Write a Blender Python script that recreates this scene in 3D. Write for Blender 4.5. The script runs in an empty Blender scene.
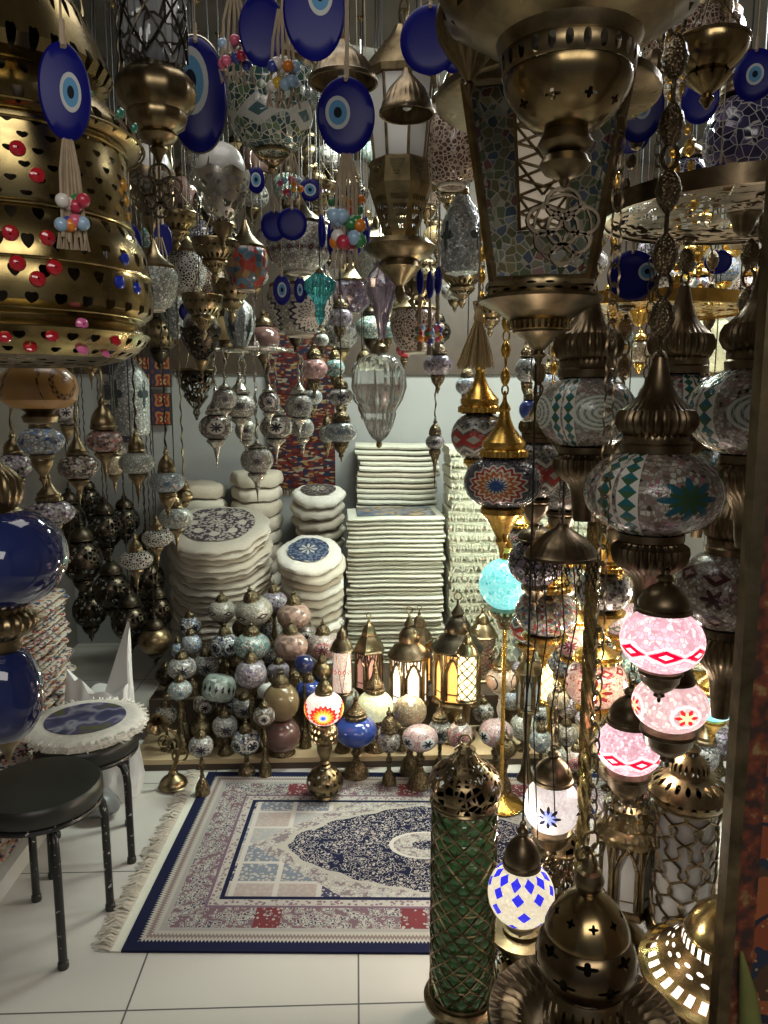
import bpy, math, random
from mathutils import Vector, Matrix
random.seed(7)
C = bpy.context.scene.collection
PI = math.pi; TAU = 2*math.pi
sin, cos = math.sin, math.cos
# ------------------------------------------------------------------ camera
CAM_Z = 1.6; FOC = 770.0; PITCH = math.radians(8.3); YAW = math.radians(2.1)
CEIL = 3.05
cd = bpy.data.cameras.new('camera'); cam = bpy.data.objects.new('camera', cd); C.objects.link(cam)
cd.sensor_fit = 'VERTICAL'; cd.angle = 2*math.atan(512/FOC); cd.clip_start = .02
cam.location = (0, 0, CAM_Z); cam.rotation_euler = (PI/2-PITCH, 0, -YAW)
bpy.context.scene.camera = cam
def P(px, py, d):
    """point seen at px,py at horizontal distance d; returns point and metres per pixel there"""
    vx, vy = (px-384)/FOC, (512-py)/FOC
    fw = cos(PITCH)+sin(PITCH)*vy; up = -sin(PITCH)+cos(PITCH)*vy
    t = d/fw
    xc = vx*t
    return Vector((xc*cos(YAW)+d*sin(YAW), -xc*sin(YAW)+d*cos(YAW), CAM_Z+up*t)), t/FOC
# ------------------------------------------------------------------ node helper
class E:
    def __init__(s, g, k): s.g, s.k = g, k
    def m(s, op, b=None, c=None): return s.g.math(op, s, b, c)
    def __add__(s, b): return s.m('ADD', b)
    __radd__ = __add__
    def __sub__(s, b): return s.m('SUBTRACT', b)
    def __rsub__(s, b): return s.g.math('SUBTRACT', b, s)
    def __mul__(s, b): return s.m('MULTIPLY', b)
    __rmul__ = __mul__
    def __truediv__(s, b): return s.m('DIVIDE', b)
    def frac(s): return s.m('FRACT')
    def floor(s): return s.m('FLOOR')
    def abs(s): return s.m('ABSOLUTE')
    def sin(s): return s.m('SINE')
    def cos(s): return s.m('COSINE')
    def sqrt(s): return s.m('SQRT')
    def lt(s, b): return s.m('LESS_THAN', b)
    def gt(s, b): return s.m('GREATER_THAN', b)
    def max(s, b): return s.m('MAXIMUM', b)
    def min(s, b): return s.m('MINIMUM', b)
    def atan2(s, b): return s.m('ARCTAN2', b)
MATS = {}
class G:
    def __init__(s, name):
        s.mat = bpy.data.materials.new(name); s.mat.use_nodes = True
        s.nt = s.mat.node_tree; s.b = s.nt.nodes['Principled BSDF']; MATS[name] = s.mat
        s._uv = s._ob = None
    def new(s, t): return s.nt.nodes.new(t)
    def put(s, sock, v):
        if isinstance(v, E): v = v.k
        if hasattr(v, 'is_linked') or isinstance(v, bpy.types.NodeSocket): s.nt.links.new(v, sock)
        elif isinstance(v, (tuple, list)): sock.default_value = tuple(v)+((1,) if len(v) == 3 and len(sock.default_value) == 4 else ())
        else: sock.default_value = v
    def math(s, op, a, b=None, c=None):
        n = s.new('ShaderNodeMath'); n.operation = op
        for i, v in enumerate((a, b, c)):
            if v is not None: s.put(n.inputs[i], v)
        return E(s, n.outputs[0])
    def uv(s):
        if not s._uv:
            n = s.new('ShaderNodeUVMap'); n.uv_map = 'UVMap'
            q = s.new('ShaderNodeSeparateXYZ'); s.nt.links.new(n.outputs[0], q.inputs[0])
            s._uv = (E(s, q.outputs[0]), E(s, q.outputs[1]))
        return s._uv
    def obv(s):
        if not s._ob:
            s._ob = s.new('ShaderNodeTexCoord').outputs['Object']
        return s._ob
    def obj(s):
        q = s.new('ShaderNodeSeparateXYZ'); s.nt.links.new(s.obv(), q.inputs[0])
        return [E(s, q.outputs[i]) for i in range(3)]
    def comb(s, x, y, z=0.0):
        n = s.new('ShaderNodeCombineXYZ')
        for i, v in enumerate((x, y, z)): s.put(n.inputs[i], v)
        return n.outputs[0]
    def vor(s, vec, scale, feature='F1', rand=1.0):
        n = s.new('ShaderNodeTexVoronoi'); n.feature = feature
        s.put(n.inputs['Vector'], vec); n.inputs['Scale'].default_value = scale
        n.inputs['Randomness'].default_value = rand
        return n
    def noise(s, scale, detail=2.0, vec=None, dist=0.0):
        n = s.new('ShaderNodeTexNoise'); s.put(n.inputs['Vector'], vec if vec is not None else s.obv())
        n.inputs['Scale'].default_value = scale; n.inputs['Detail'].default_value = detail
        n.inputs['Distortion'].default_value = dist
        return E(s, n.outputs['Fac'])
    def sep(s, col):
        n = s.new('ShaderNodeSeparateColor'); s.put(n.inputs[0], col)
        return [E(s, n.outputs[i]) for i in range(3)]
    def ramp(s, fac, stops, interp='LINEAR'):
        n = s.new('ShaderNodeValToRGB'); r = n.color_ramp; r.interpolation = interp
        while len(r.elements) < len(stops): r.elements.new(.5)
        for e, (p, c) in zip(r.elements, stops): e.position = p; e.color = tuple(c)+(1,)
        s.put(n.inputs[0], fac); return n.outputs[0]
    def mix(s, f, a, b, mode='MIX'):
        n = s.new('ShaderNodeMix'); n.data_type = 'RGBA'; n.blend_type = mode
        s.put(n.inputs[0], f); s.put(n.inputs[6], a); s.put(n.inputs[7], b)
        return n.outputs[2]
    def bump(s, h, strength=.4, dist=.002):
        n = s.new('ShaderNodeBump'); s.put(n.inputs['Height'], h)
        n.inputs['Strength'].default_value = strength; n.inputs['Distance'].default_value = dist
        s.nt.links.new(n.outputs[0], s.b.inputs['Normal'])
    def set(s, **k):
        for a, v in k.items(): s.put(s.b.inputs[a.replace('_', ' ')], v)
        return s.mat
def pal_stops(pal):
    t = sum(w for w, _ in pal); p = 0; o = []
    for w, c in pal: o.append((p/t, c)); p += w
    return o
# ------------------------------------------------------------------ materials
def plain(name, col, rough=.5, metal=0.0, nscale=0, namp=.3, bump=0, bscale=200, spec=.5, trans=0, coat=0, sub=0):
    g = G(name); c = col
    if nscale:
        c = g.mix(g.noise(nscale, 4), tuple(x*(1-namp) for x in col), tuple(min(1, x*(1+namp)) for x in col))
    if bump: g.bump(g.noise(bscale, 3), bump)
    g.set(Base_Color=c, Roughness=rough, Metallic=metal, Specular_IOR_Level=spec, Transmission_Weight=trans, Coat_Weight=coat)
    return g.mat
def polar(g, k, vc=.5, vs=2.4, off=0.0):
    u, v = g.uv()
    x = ((u*k+off).frac()-.5)*(6.28/k); y = (v-vc)*vs
    r = (x*x+y*y).sqrt(); th = y.atan2(x)
    return x, y, r, th
def m_star(k=4, n=8, r0=.42, col=(.01, .01, .03), ring=None, core=None, inner=None):
    def f(g, base):
        x, y, r, th = polar(g, k)
        if ring: base = g.mix((r-r0*1.22).abs().lt(.05), base, ring)
        if inner: base = g.mix(r.lt(r0*1.18), base, inner)
        base = g.mix(r.lt(((th*n).cos()*.3+.7)*r0), base, col)
        if core: base = g.mix(r.lt(((th*n+PI).cos()*.2+.5)*r0), base, core)
        return base
    return f
def m_sun(k=4, n=16, r0=.62, stops=None, vc=.5):
    stops = stops or [(0, (.02, .1, .8)), (.2, (.9, .9, .85)), (.3, (1, .75, .1)), (.5, (1, .3, .03)), (.72, (.7, .02, .02))]
    def f(g, base):
        x, y, r, th = polar(g, k, vc)
        rn = r/r0+(th*n).cos()*.09
        return g.mix(rn.lt(1.0), base, g.ramp(rn, stops, 'CONSTANT'))
    return f
def m_dia(k=7, vc=.42, a=3.2, b=5.0, col=(.6, .0, .02), inner=(.95, .9, .85), band=None):
    def f(g, base):
        x, y, r, th = polar(g, k, vc)
        q = x.abs()*a+y.abs()*b
        if band: base = g.mix((q-1.35).abs().lt(.16), base, band)
        base = g.mix(q.lt(1.0), base, col)
        return g.mix(q.lt(.42), base, inner)
    return f
def m_rings(k=3, col=(.2, .3, .26), n=9, r0=.7, vc=.5):
    def f(g, base):
        x, y, r, th = polar(g, k, vc)
        rr = (x*x+y*y*1.6).sqrt()
        seg = (th*rr*38+(rr*n/r0).floor()*2.4).sin().gt(-.86)
        ring = (rr*(n/r0)).frac().gt(.3)*seg
        c = g.mix(ring, (.5, .48, .42), g.mix((rr*(n/r0*.5)).frac().gt(.5), col, (.55, .6, .5)))
        return g.mix(rr.lt(r0), base, c)
    return f
def m_tri(k=3, col=(.015, .12, .14), col2=(.04, .1, .05), edge=(.6, .58, .5)):
    def f(g, base):
        u, v = g.uv()
        x = (((u*k).frac()-.5).abs()*2-.82).abs()
        tri = ((v*9).frac()-.5).abs()*.22
        base = g.mix(x.lt(.15), base, edge)
        return g.mix(x.lt(tri+.02), base, g.mix((v*9).frac().gt(.5), col, col2))
    return f
def chain_m(*fs):
    def f(g, base):
        for q in fs: base = q(g, base)
        return base
    return f
def mosaic(name, pal, chip=.008, grout=(.17, .16, .13), gw=.085, motif=None, emit=0, rough=.16, jit=.55, glit=.34):
    chip *= 1.25 if not emit and chip < .0085 else 1.0
    g = G(name); v = g.vor(g.obv(), 1/chip); e = g.vor(g.obv(), 1/chip, 'DISTANCE_TO_EDGE')
    r, gg, b = g.sep(v.outputs['Color'])
    c = g.ramp(r, pal_stops(pal), 'CONSTANT')
    c = g.mix(1.0, c, g.ramp(gg, [(0, (1-jit,)*3), (1, (1.0,)*3)]), 'MULTIPLY')
    ed = E(g, e.outputs['Distance'])
    c = g.mix(ed.lt(gw), c, grout)
    if motif: c = motif(g, c)
    geo = g.new('ShaderNodeNewGeometry'); f1 = g.new('ShaderNodeVectorMath'); f1.operation = 'SUBTRACT'; g.put(f1.inputs[0], v.outputs['Color']); f1.inputs[1].default_value = (.5, .5, .5)
    f2 = g.new('ShaderNodeVectorMath'); f2.operation = 'SCALE'; g.put(f2.inputs[0], f1.outputs[0]); f2.inputs['Scale'].default_value = glit if not name.startswith(('m_big', 'm_ring', 'm_brownband')) else .13
    f3 = g.new('ShaderNodeVectorMath'); f3.operation = 'ADD'; g.put(f3.inputs[0], f2.outputs[0]); g.put(f3.inputs[1], geo.outputs['Normal'])
    f4 = g.new('ShaderNodeVectorMath'); f4.operation = 'NORMALIZE'; g.put(f4.inputs[0], f3.outputs[0])
    bn = g.new('ShaderNodeBump'); g.put(bn.inputs['Height'], ed.min(.15)); bn.inputs['Strength'].default_value = .5; bn.inputs['Distance'].default_value = .002
    g.put(bn.inputs['Normal'], f4.outputs[0]); g.put(g.b.inputs['Normal'], bn.outputs[0])
    g.set(Base_Color=c, Roughness=rough, Specular_IOR_Level=.6)
    if emit: g.set(Emission_Color=c, Emission_Strength=emit)
    return g.mat
def metal(name, col, rough=.3, dark=.35, holes=None, nu=24, nv=4, t=.28, vr=(0, 1), nscale=25, hammer=0, emb=0):
    g = G(name)
    n = g.noise(nscale, 5, dist=.4)
    c = g.ramp(n, [(.3, tuple(x*dark for x in col)), (.62, col)])
    rr = n*-.25+rough+.14
    g.set(Base_Color=c, Metallic=1.0, Roughness=rr)
    if emb:
        h = g.vor(g.obv(), emb); g.bump(E(g, h.outputs['Distance']), .9, .004)
    if hammer:
        h = g.vor(g.obv(), hammer); g.bump(E(g, h.outputs['Distance']), .7, .004)
    if holes:
        u, v = g.uv(); row = (v*nv).floor()
        a = (u*nu+row*.5).frac()-.5; b = (v*nv).frac()-.5
        if holes == 'dots': m = (a*a+b*b).sqrt().lt(t)
        elif holes == 'dia': m = (a.abs()+b.abs()).lt(t)
        elif holes == 'slots': m = (a.abs().lt(t))*(b.abs().lt(.36))
        elif holes == 'oval': m = (a*a*2.4+b*b).sqrt().lt(t)
        elif holes == 'heart':
            a2 = a*1.15; bb = b*1.15+.04-(a2.abs()*.55); m = (a2*a2+bb*bb).sqrt().lt(t)
        elif holes == 'clover': 
            th = b.atan2(a); m = (a*a+b*b).sqrt().lt(((th*4).cos()*.3+.8)*t)
        elif holes == 'fil':
            q = g.vor(g.comb(u*nu, v*nv), 1.0, 'DISTANCE_TO_EDGE', .85); m = E(g, q.outputs['Distance']).gt(t)
        elif holes == 'scroll':
            nn = g.noise(1.0, 1.0, g.comb((u*TAU).cos()*nu, (u*TAU).sin()*nu, v*nv), .8); m = nn.gt(t)
        elif holes == 'tri':
            m = (a*a+b*b).sqrt().lt(t)*(u-.5).abs().lt(v*.36+.02)
        m = m*v.gt(vr[0])*v.lt(vr[1])
        g.set(Alpha=1.0-m)
    return g.mat
ANT = (.29, .22, .12); BRZ = (.22, .165, .10); SIL = (.62, .58, .5); GLD = (.85, .52, .12); DRK = (.075, .06, .042)
metal('antique_brass', ANT); metal('dark_bronze', BRZ, .34); metal('silver_metal', SIL, .26, .45); metal('gold_metal', GLD, .24, .5)
metal('blackened_metal', DRK, .4); metal('hammered_bronze', BRZ, .34, hammer=260)
metal('old_brass', (.2, .155, .09), .34, .3, nscale=90, emb=150)
metal('bright_brass', (.46, .35, .15), .22, .4)
metal('brass_dots', ANT, holes='dots', nu=20, nv=4, t=.26, vr=(.15, .85))
metal('brass_tri', (.34, .27, .14), holes='tri', nu=10, nv=9, t=.34, vr=(.2, .88))
metal('brass_dia', ANT, holes='dia', nu=16, nv=5, t=.3, vr=(.12, .9))
metal('brass_fil', ANT, holes='fil', nu=16, nv=5, t=.13, vr=(.06, .94))
metal('brass_fil_fine', ANT, holes='fil', nu=30, nv=8, t=.12, vr=(.04, .96))
metal('bronze_fil', BRZ, holes='fil', nu=22, nv=7, t=.13, vr=(.04, .95))
metal('dark_fil', DRK, holes='fil', nu=22, nv=8, t=.14, vr=(.04, .95))
metal('brass_clover', (.33, .24, .115), .2, .4, holes='clover', nu=9, nv=3, t=.2, vr=(.34, .7))
metal('bronze_clover', (.21, .15, .085), .22, .4, holes='clover', nu=7, nv=3, t=.25, vr=(.1, .95))
metal('brass_oval', ANT, holes='oval', nu=26, nv=1, t=.36)
metal('brass_slots', (.55, .38, .15), .24, holes='slots', nu=34, nv=1, t=.26)
metal('bronze_scroll', (.42, .34, .24), .36, holes='scroll', nu=5, nv=11, t=.53, vr=(.06, .93))
metal('gold_scroll', GLD, .25, holes='scroll', nu=5, nv=11, t=.53, vr=(.06, .93))
metal('silver_scroll', SIL, .3, holes='fil', nu=18, nv=6, t=.14, vr=(.04, .9))
metal('brass_heart', (.4, .31, .14), .24, .4, holes='heart', nu=30, nv=6, t=.24, vr=(.06, .94))
metal('brass_heart_low', (.46, .35, .15), .22, .4, holes='heart', nu=34, nv=2, t=.26, vr=(.1, .95))
metal('dome_lit_holes', (.36, .25, .11), .24, .45, holes='dots', nu=22, nv=4, t=.24, vr=(.22, .8))
W = (.62, .6, .54); K = (.012, .012, .02)
mosaic('m_bluewhite', [(3, (.5, .6, .72)), (2, (.2, .35, .6)), (3, W), (1, (.05, .1, .25))], .006)
mosaic('m_purplewhite', [(3, (.5, .42, .48)), (2, (.12, .05, .12)), (2, W), (1, (.03, .02, .05))], .006)
mosaic('m_brown', [(3, (.12, .05, .035)), (2, (.45, .36, .28)), (2, (.03, .015, .02))], .006, motif=m_star(4, 6, .32, (.5, .46, .36), None))
mosaic('m_red', [(3, (.42, .12, .1)), (2, (.6, .42, .36)), (2, (.1, .03, .03))], .007)
mosaic('m_pale', [(4, (.55, .6, .52)), (2, (.38, .46, .4)), (2, W)], .005)
mosaic('m_paleblue', [(4, (.5, .58, .6)), (2, (.25, .4, .46)), (2, W)], .005, motif=m_star(4, 12, .3, (.08, .14, .18), None))
mosaic('m_lattice', [(4, (.03, .03, .03)), (2, (.08, .08, .08))], .007, (.5, .47, .4), .13)
mosaic('m_silver', [(4, (.52, .5, .43)), (2, (.3, .27, .22)), (2, W)], .0055, motif=m_star(4, 12, .36, (.06, .05, .05), None))
mosaic('m_silverdark', [(3, (.1, .08, .08)), (2, (.4, .36, .3)), (1, (.3, .1, .1))], .006, motif=m_star(4, 8, .4, (.015, .012, .015), (.5, .47, .4), None, (.5, .46, .4)))
mosaic('m_star', [(5, (.6, .57, .52)), (2, (.3, .3, .32)), (1, (.1, .1, .14))], .0065, motif=m_star(4, 8, .46, K))
mosaic('m_floral', [(3, (.03, .045, .13)), (2, (.2, .25, .38)), (3, W)], .008, motif=m_star(5, 6, .38, K, (.5, .5, .48)))
mosaic('m_teal', [(3, (.1, .32, .32)), (2, (.4, .6, .56)), (2, W)], .006)
mosaic('m_pinkplain', [(4, (.6, .33, .3)), (2, (.65, .45, .4))], .012, (.4, .22, .2), .05)
mosaic('m_lilac', [(3, (.4, .33, .45)), (2, (.55, .5, .55)), (1, (.15, .1, .2))], .007)
mosaic('m_pinkrose', [(4, (.62, .45, .42)), (2, (.66, .56, .5))], .006, motif=m_star(4, 10, .42, (.1, .02, .04), (.5, .1, .12)))
mosaic('m_green', [(3, (.03, .09, .07)), (3, (.05, .12, .14)), (2, (.12, .2, .1)), (2, (.36, .42, .36))], .014, (.5, .48, .4), .05, motif=m_dia(5, .45, 1.6, 2.6, (.45, .45, .4), (.06, .12, .12)))
mosaic('m_ring', [(4, (.5, .47, .4)), (2, (.32, .3, .26)), (1, (.2, .12, .1)), (1, (.55, .3, .3))], .006, motif=chain_m(m_rings(4, (.14, .2, .17), 9, .62), m_tri(4)))
mosaic('m_bigstar', [(3, (.5, .42, .36)), (3, (.26, .17, .14)), (3, (.58, .54, .47)), (1, (.06, .03, .03)), (1, (.4, .14, .18))], .0058, motif=chain_m(m_star(3, 8, .46, (.012, .085, .12), None, (.03, .075, .035)), m_tri(3)))
mosaic('m_bigstar_rings', [(3, (.5, .42, .36)), (3, (.26, .17, .14)), (3, (.58, .54, .47)), (1, (.06, .03, .03)), (1, (.4, .14, .18))], .0058, motif=chain_m(m_rings(3, (.12, .18, .15), 8, .5), m_tri(3)))
mosaic('m_brownband', [(3, (.46, .4, .33)), (3, (.24, .16, .12)), (2, W)], .0065, motif=chain_m(m_dia(9, .72, 3.4, 4.4, (.05, .012, .015), (.3, .2, .18)), m_dia(9, .25, 3.4, 4.4, (.05, .012, .015), (.3, .2, .18)), m_star(3, 6, .26, (.04, .01, .015))))
mosaic('m_goldsun', [(4, (.035, .035, .05)), (2, (.08, .08, .1)), (1, (.16, .16, .18))], .004, (.09, .09, .1), .05, motif=m_sun(3, 16, .78, [(0, (.01, .05, .18)), (.3, (.5, .42, .25)), (.42, (.4, .1, .03)), (.62, (.55, .5, .36)), (.74, (.3, .03, .02)), (.9, (.5, .46, .4))]))
mosaic('m_reddiamond', [(2, (.05, .08, .06)), (2, (.1, .1, .12)), (2, (.4, .36, .28))], .006, motif=m_dia(8, .45, 1.5, 2.4, (.35, .04, .03), (.45, .42, .35), (.5, .47, .4)))
mosaic('m_multi', [(2, (.35, .05, .05)), (2, (.08, .12, .25)), (2, (.4, .36, .2)), (2, (.5, .48, .42)), (1, (.08, .18, .1))], .008)
mosaic('m_blackwhite', [(5, (.6, .57, .5)), (1, (.4, .38, .33))], .009, motif=m_dia(18, .55, 8, 9, K, (.35, .1, .1), (.05, .05, .06)))
mosaic('m_daisy', [(5, (.6, .56, .46)), (2, (.5, .46, .36))], .008, motif=m_sun(3, 18, .85, [(0, (.3, .2, .08)), (.1, (.6, .55, .45)), (.3, (.03, .03, .08)), (.36, (.6, .55, .45)), (.55, (.02, .02, .06)), (.62, (.6, .55, .45)), (.85, (.02, .02, .05))]))
mosaic('m_silverbottle', [(3, (.45, .48, .47)), (3, (.25, .28, .28)), (1, (.6, .62, .6))], .006, motif=m_star(4, 4, .4, (.03, .04, .04)))
mosaic('m_multichip', [(3, (.1, .13, .05)), (2, (.03, .06, .1)), (2, (.16, .14, .05)), (1, (.16, .04, .03)), (1, (.25, .26, .2))], .013, (.3, .27, .18), .06, rough=.4)
mosaic('m_purplegrid', [(3, (.05, .04, .12)), (2, (.12, .1, .2)), (2, (.02, .02, .06))], .02, (.42, .4, .38), .045)
mosaic('m_redbrown_scale', [(3, (.12, .05, .04)), (2, (.22, .12, .09))], .012, (.45, .36, .28), .1)
mosaic('m_redblue', [(3, (.4, .06, .04)), (2, (.08, .16, .22)), (1, (.4, .25, .1))], .02, (.25, .1, .08), .03)
mosaic('m_blackpurple', [(4, (.03, .02, .05)), (2, (.3, .2, .35))], .007, motif=m_dia(14, .4, 5, 7, (.4, .38, .42), K))
mosaic('m_drum', [(5, (.4, .48, .42)), (1, (.5, .55, .5))], .02, (.35, .42, .37), .02, motif=m_dia(16, .5, 9, 3.2, K, K))
mosaic('m_creamdia', [(5, (.6, .55, .45)), (1, (.5, .46, .38))], .005, motif=m_dia(5, .5, 2.6, 5, (.05, .02, .03), (.55, .5, .42)))
mosaic('m_brownpink', [(5, (.45, .3, .24)), (1, (.4, .26, .2))], .02, (.4, .27, .22), .02, motif=m_dia(22, .3, 9, 9, (.06, .02, .02), (.45, .3, .24)))
mosaic('m_beigerose', [(5, (.6, .46, .36)), (1, (.62, .5, .4))], .012, (.56, .42, .32), .03, motif=m_star(3, 20, .46, (.62, .42, .34), (.04, .02, .02)))
mosaic('m_pinkflower', [(4, (.5, .28, .3)), (2, (.58, .38, .38))], .006, (.55, .45, .42), motif=m_star(5, 6, .34, K, (.6, .56, .5), None, (.45, .5, .55)))
mosaic('m_whitedark', [(4, (.5, .48, .44)), (3, (.06, .05, .06)), (2, (.3, .28, .28))], .008)
mosaic('m_darkblue', [(4, (.01, .02, .09)), (2, (.02, .03, .14)), (1, (.04, .03, .06))], .012, (.01, .012, .05), .03, rough=.06)
mosaic('m_goldwhite', [(5, (.55, .47, .33)), (2, (.6, .55, .45))], .01, (.3, .22, .12), .14)
mosaic('m_netglass', [(3, (.3, .31, .31)), (2, (.2, .21, .22))], .03, (.03, .025, .02), .07, rough=.08)
# lit shades
def lit(name, pal, e, chip=.006, grout=(.7, .6, .55), motif=None, gw=.07, jit=.25): return mosaic(name, pal, chip, grout, gw, motif, e, jit=jit)
lit('lit_pink', [(4, (.85, .5, .58)), (3, (.95, .74, .76)), (2, (.66, .34, .4))], 1.5, .0068, (.55, .3, .33), m_dia(7, .43, 2.4, 4.6, (.65, .0, .03), (.95, .75, .75), (.95, .8, .8)))
lit('lit_pinkstar', [(4, (.8, .5, .5)), (3, (.9, .74, .68)), (2, (.6, .36, .36))], 1.4, .0068, (.55, .35, .34), m_star(4, 6, .32, (.65, .02, .02), (.9, .75, .7), (.9, .75, .4)))
lit('lit_white', [(4, (.9, .8, .76)), (2, (.95, .88, .84)), (1, (.74, .62, .6))], 1.0, .005, (.62, .52, .48), m_star(4, 8, .46, (.01, .01, .02), None, (.3, .35, .85)))
lit('lit_bluediamond', [(5, (.95, .82, .56)), (2, (1, .9, .7))], .95, .0055, (.66, .57, .42), chain_m(m_dia(11, .84, 4.4, 4.2, (.03, .03, .75), (.03, .03, .75)), m_dia(9, .66, 5, 5, (.03, .03, .75), (.03, .03, .75)), m_dia(7, .44, 5, 5, (.03, .03, .75), (.03, .03, .75)), m_dia(6, .2, 5, 5, (.03, .03, .75), (.03, .03, .75))))
lit('lit_sun', [(5, (.95, .82, .72)), (2, (.9, .7, .6))], 1.0, .007, (.7, .45, .4), m_sun(4, 16, .72, vc=.42))
lit('lit_yellow', [(5, (.8, .8, .45)), (2, (.86, .84, .6))], .7, .007, (.5, .48, .26))
lit('lit_teal', [(4, (.2, .75, .72)), (2, (.36, .84, .8)), (1, (.1, .55, .55))], 1.0, .009, (.3, .62, .6), gw=.04)
lit('lit_turquoise', [(4, (.2, .6, .72)), (2, (.45, .8, .85))], 1.4, .02, (.2, .5, .6), gw=.03)
lit('lit_cream', [(4, (.8, .62, .5)), (2, (.85, .72, .6))], .75, .007, (.5, .36, .3), m_dia(12, .5, 5, 6, (.5, .1, .08), (.8, .7, .6)))
lit('lit_amber', [(4, (.9, .5, .14)), (2, (.95, .6, .22))], .7, .03, (.8, .4, .1), gw=.03)
lit('lit_pinkred', [(4, (.62, .3, .24)), (2, (.7, .45, .36)), (1, (.4, .08, .05))], .35, .008, (.6, .48, .36), chain_m(m_star(4, 8, .55, (.2, .02, .02), None, (.5, .3, .1)), m_dia(8, .8, 3, 5, (.25, .03, .03), (.6, .4, .3))))
lit('lit_purpleflower', [(4, (.5, .36, .4)), (2, (.3, .2, .28)), (1, (.6, .5, .5))], .25, .008, (.5, .42, .38), m_dia(9, .3, 2.6, 4, (.06, .1, .08), (.5, .4, .4)))
def glow(name, col, e):
    g = G(name); g.set(Base_Color=col, Roughness=.3, Emission_Color=col, Emission_Strength=e); return g.mat
glow('glow_white', (1, .88, .72), 1.5); glow('glow_amber', (1, .5, .12), 1.25); glow('glow_bulb', (1, .72, .3), 7); glow('glow_lattice', (1, .85, .48), 1.9)
glow('glow_pink', (.9, .45, .36), .35); glow('glow_dome', (1, .9, .8), 1.7); glow('pane_added_glow', (.8, .66, .48), .24)
plain('cream_glass', (.62, .56, .44), .35); plain('milk_glass', (.6, .59, .55), .3); plain('white_glass', (.55, .54, .5), .25, nscale=60, namp=.15)
def clear(name, col, rough=.08):
    g = G(name); g.set(Base_Color=col, Roughness=rough, Transmission_Weight=.85, IOR=1.35, Specular_IOR_Level=.6); return g.mat
clear('clear_glass', (.8, .8, .76)); clear('green_glass', (.1, .3, .1), .1); clear('turquoise_glass', (.1, .55, .6)); clear('lavender_glass', (.55, .45, .6)); clear('amber_glass', (.4, .22, .08), .15); clear('plum_glass', (.2, .1, .2)); clear('plastic_film', (.85, .86, .85), .3)
plain('green_bubble', (.055, .16, .045), .08, nscale=20, coat=.5)
plain('blue_glass', (.004, .005, .13), .34, spec=.18); plain('eye_white', (.45, .47, .47), .5, spec=.1); plain('eye_light', (.09, .25, .42), .5, spec=.1); plain('eye_pupil', (.004, .006, .015), .5, spec=.1)
plain('navy_glass', (.012, .02, .09), .07, nscale=12, namp=.7, coat=.6); plain('plum_opaque', (.13, .07, .06), .12, nscale=30, coat=.4); plain('amber_opaque', (.2, .14, .07), .12, nscale=30, coat=.4); plain('blue_opaque', (.03, .06, .25), .12, coat=.4)
def gourd_mat():
    g = G('carved_gourd'); u, v = g.uv()
    x, y, r, th = polar(g, 3, .52, 2.0)
    sp = ((r*16-th*.9).sin()).gt(.45)*r.lt(.7); dots = ((th*14).sin()*(r*40).sin()).gt(.1)
    c = g.mix(g.noise(14, 4), (.42, .2, .05), (.62, .34, .1)); c = g.mix(sp*(dots*.6+.4), c, (.08, .03, .01))
    g.set(Base_Color=c, Roughness=.3, Coat_Weight=.3); return g.mat
gourd_mat()
plain('straw', (.52, .38, .18), .7, nscale=90); plain('twine', (.36, .28, .19), .9, nscale=80); plain('black_cord', (.012, .011, .01), .5)
for nme, c in (('bead_red', (.45, .03, .06)), ('bead_white', (.7, .66, .6)), ('bead_orange', (.65, .2, .02)), ('bead_yellow', (.6, .38, .03)), ('bead_blue', (.04, .06, .3)), ('bead_lightblue', (.3, .45, .6)), ('bead_pink', (.6, .12, .2)), ('bead_green', (.04, .2, .06))): plain(nme, c, .25, coat=.3)
for nme, c in (('gem_red', (.45, .01, .02)), ('gem_blue', (.01, .03, .35)), ('gem_yellow', (.6, .28, .02)), ('gem_green', (.02, .22, .14)), ('gem_pink', (.7, .15, .35))): plain(nme, c, .06, coat=1)
plain('black_vinyl', (.022, .023, .018), .36, nscale=8, namp=.4, bump=.15, bscale=60); 
def chipped():
    g = G('chipped_paint'); n = g.noise(70, 6); z = g.obj()[2]
    c = g.mix(n.gt(.645), (.012, .012, .012), (.42, .4, .37)); g.set(Base_Color=c, Roughness=.3); return g.mat
chipped()
plain('fleece', (.72, .68, .6), .95, nscale=60, namp=.2, bump=.8, bscale=160)
plain('bag_plastic', (.75, .75, .73), .3, nscale=6, namp=.15, bump=.4, bscale=14)
plain('wood_dark', (.05, .032, .02), .5, nscale=12, namp=.5); plain('wood_pale', (.5, .38, .22), .5, nscale=9, namp=.25)
plain('white_board', (.62, .6, .55), .5); plain('cardboard', (.45, .28, .1), .8, nscale=20)
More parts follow.
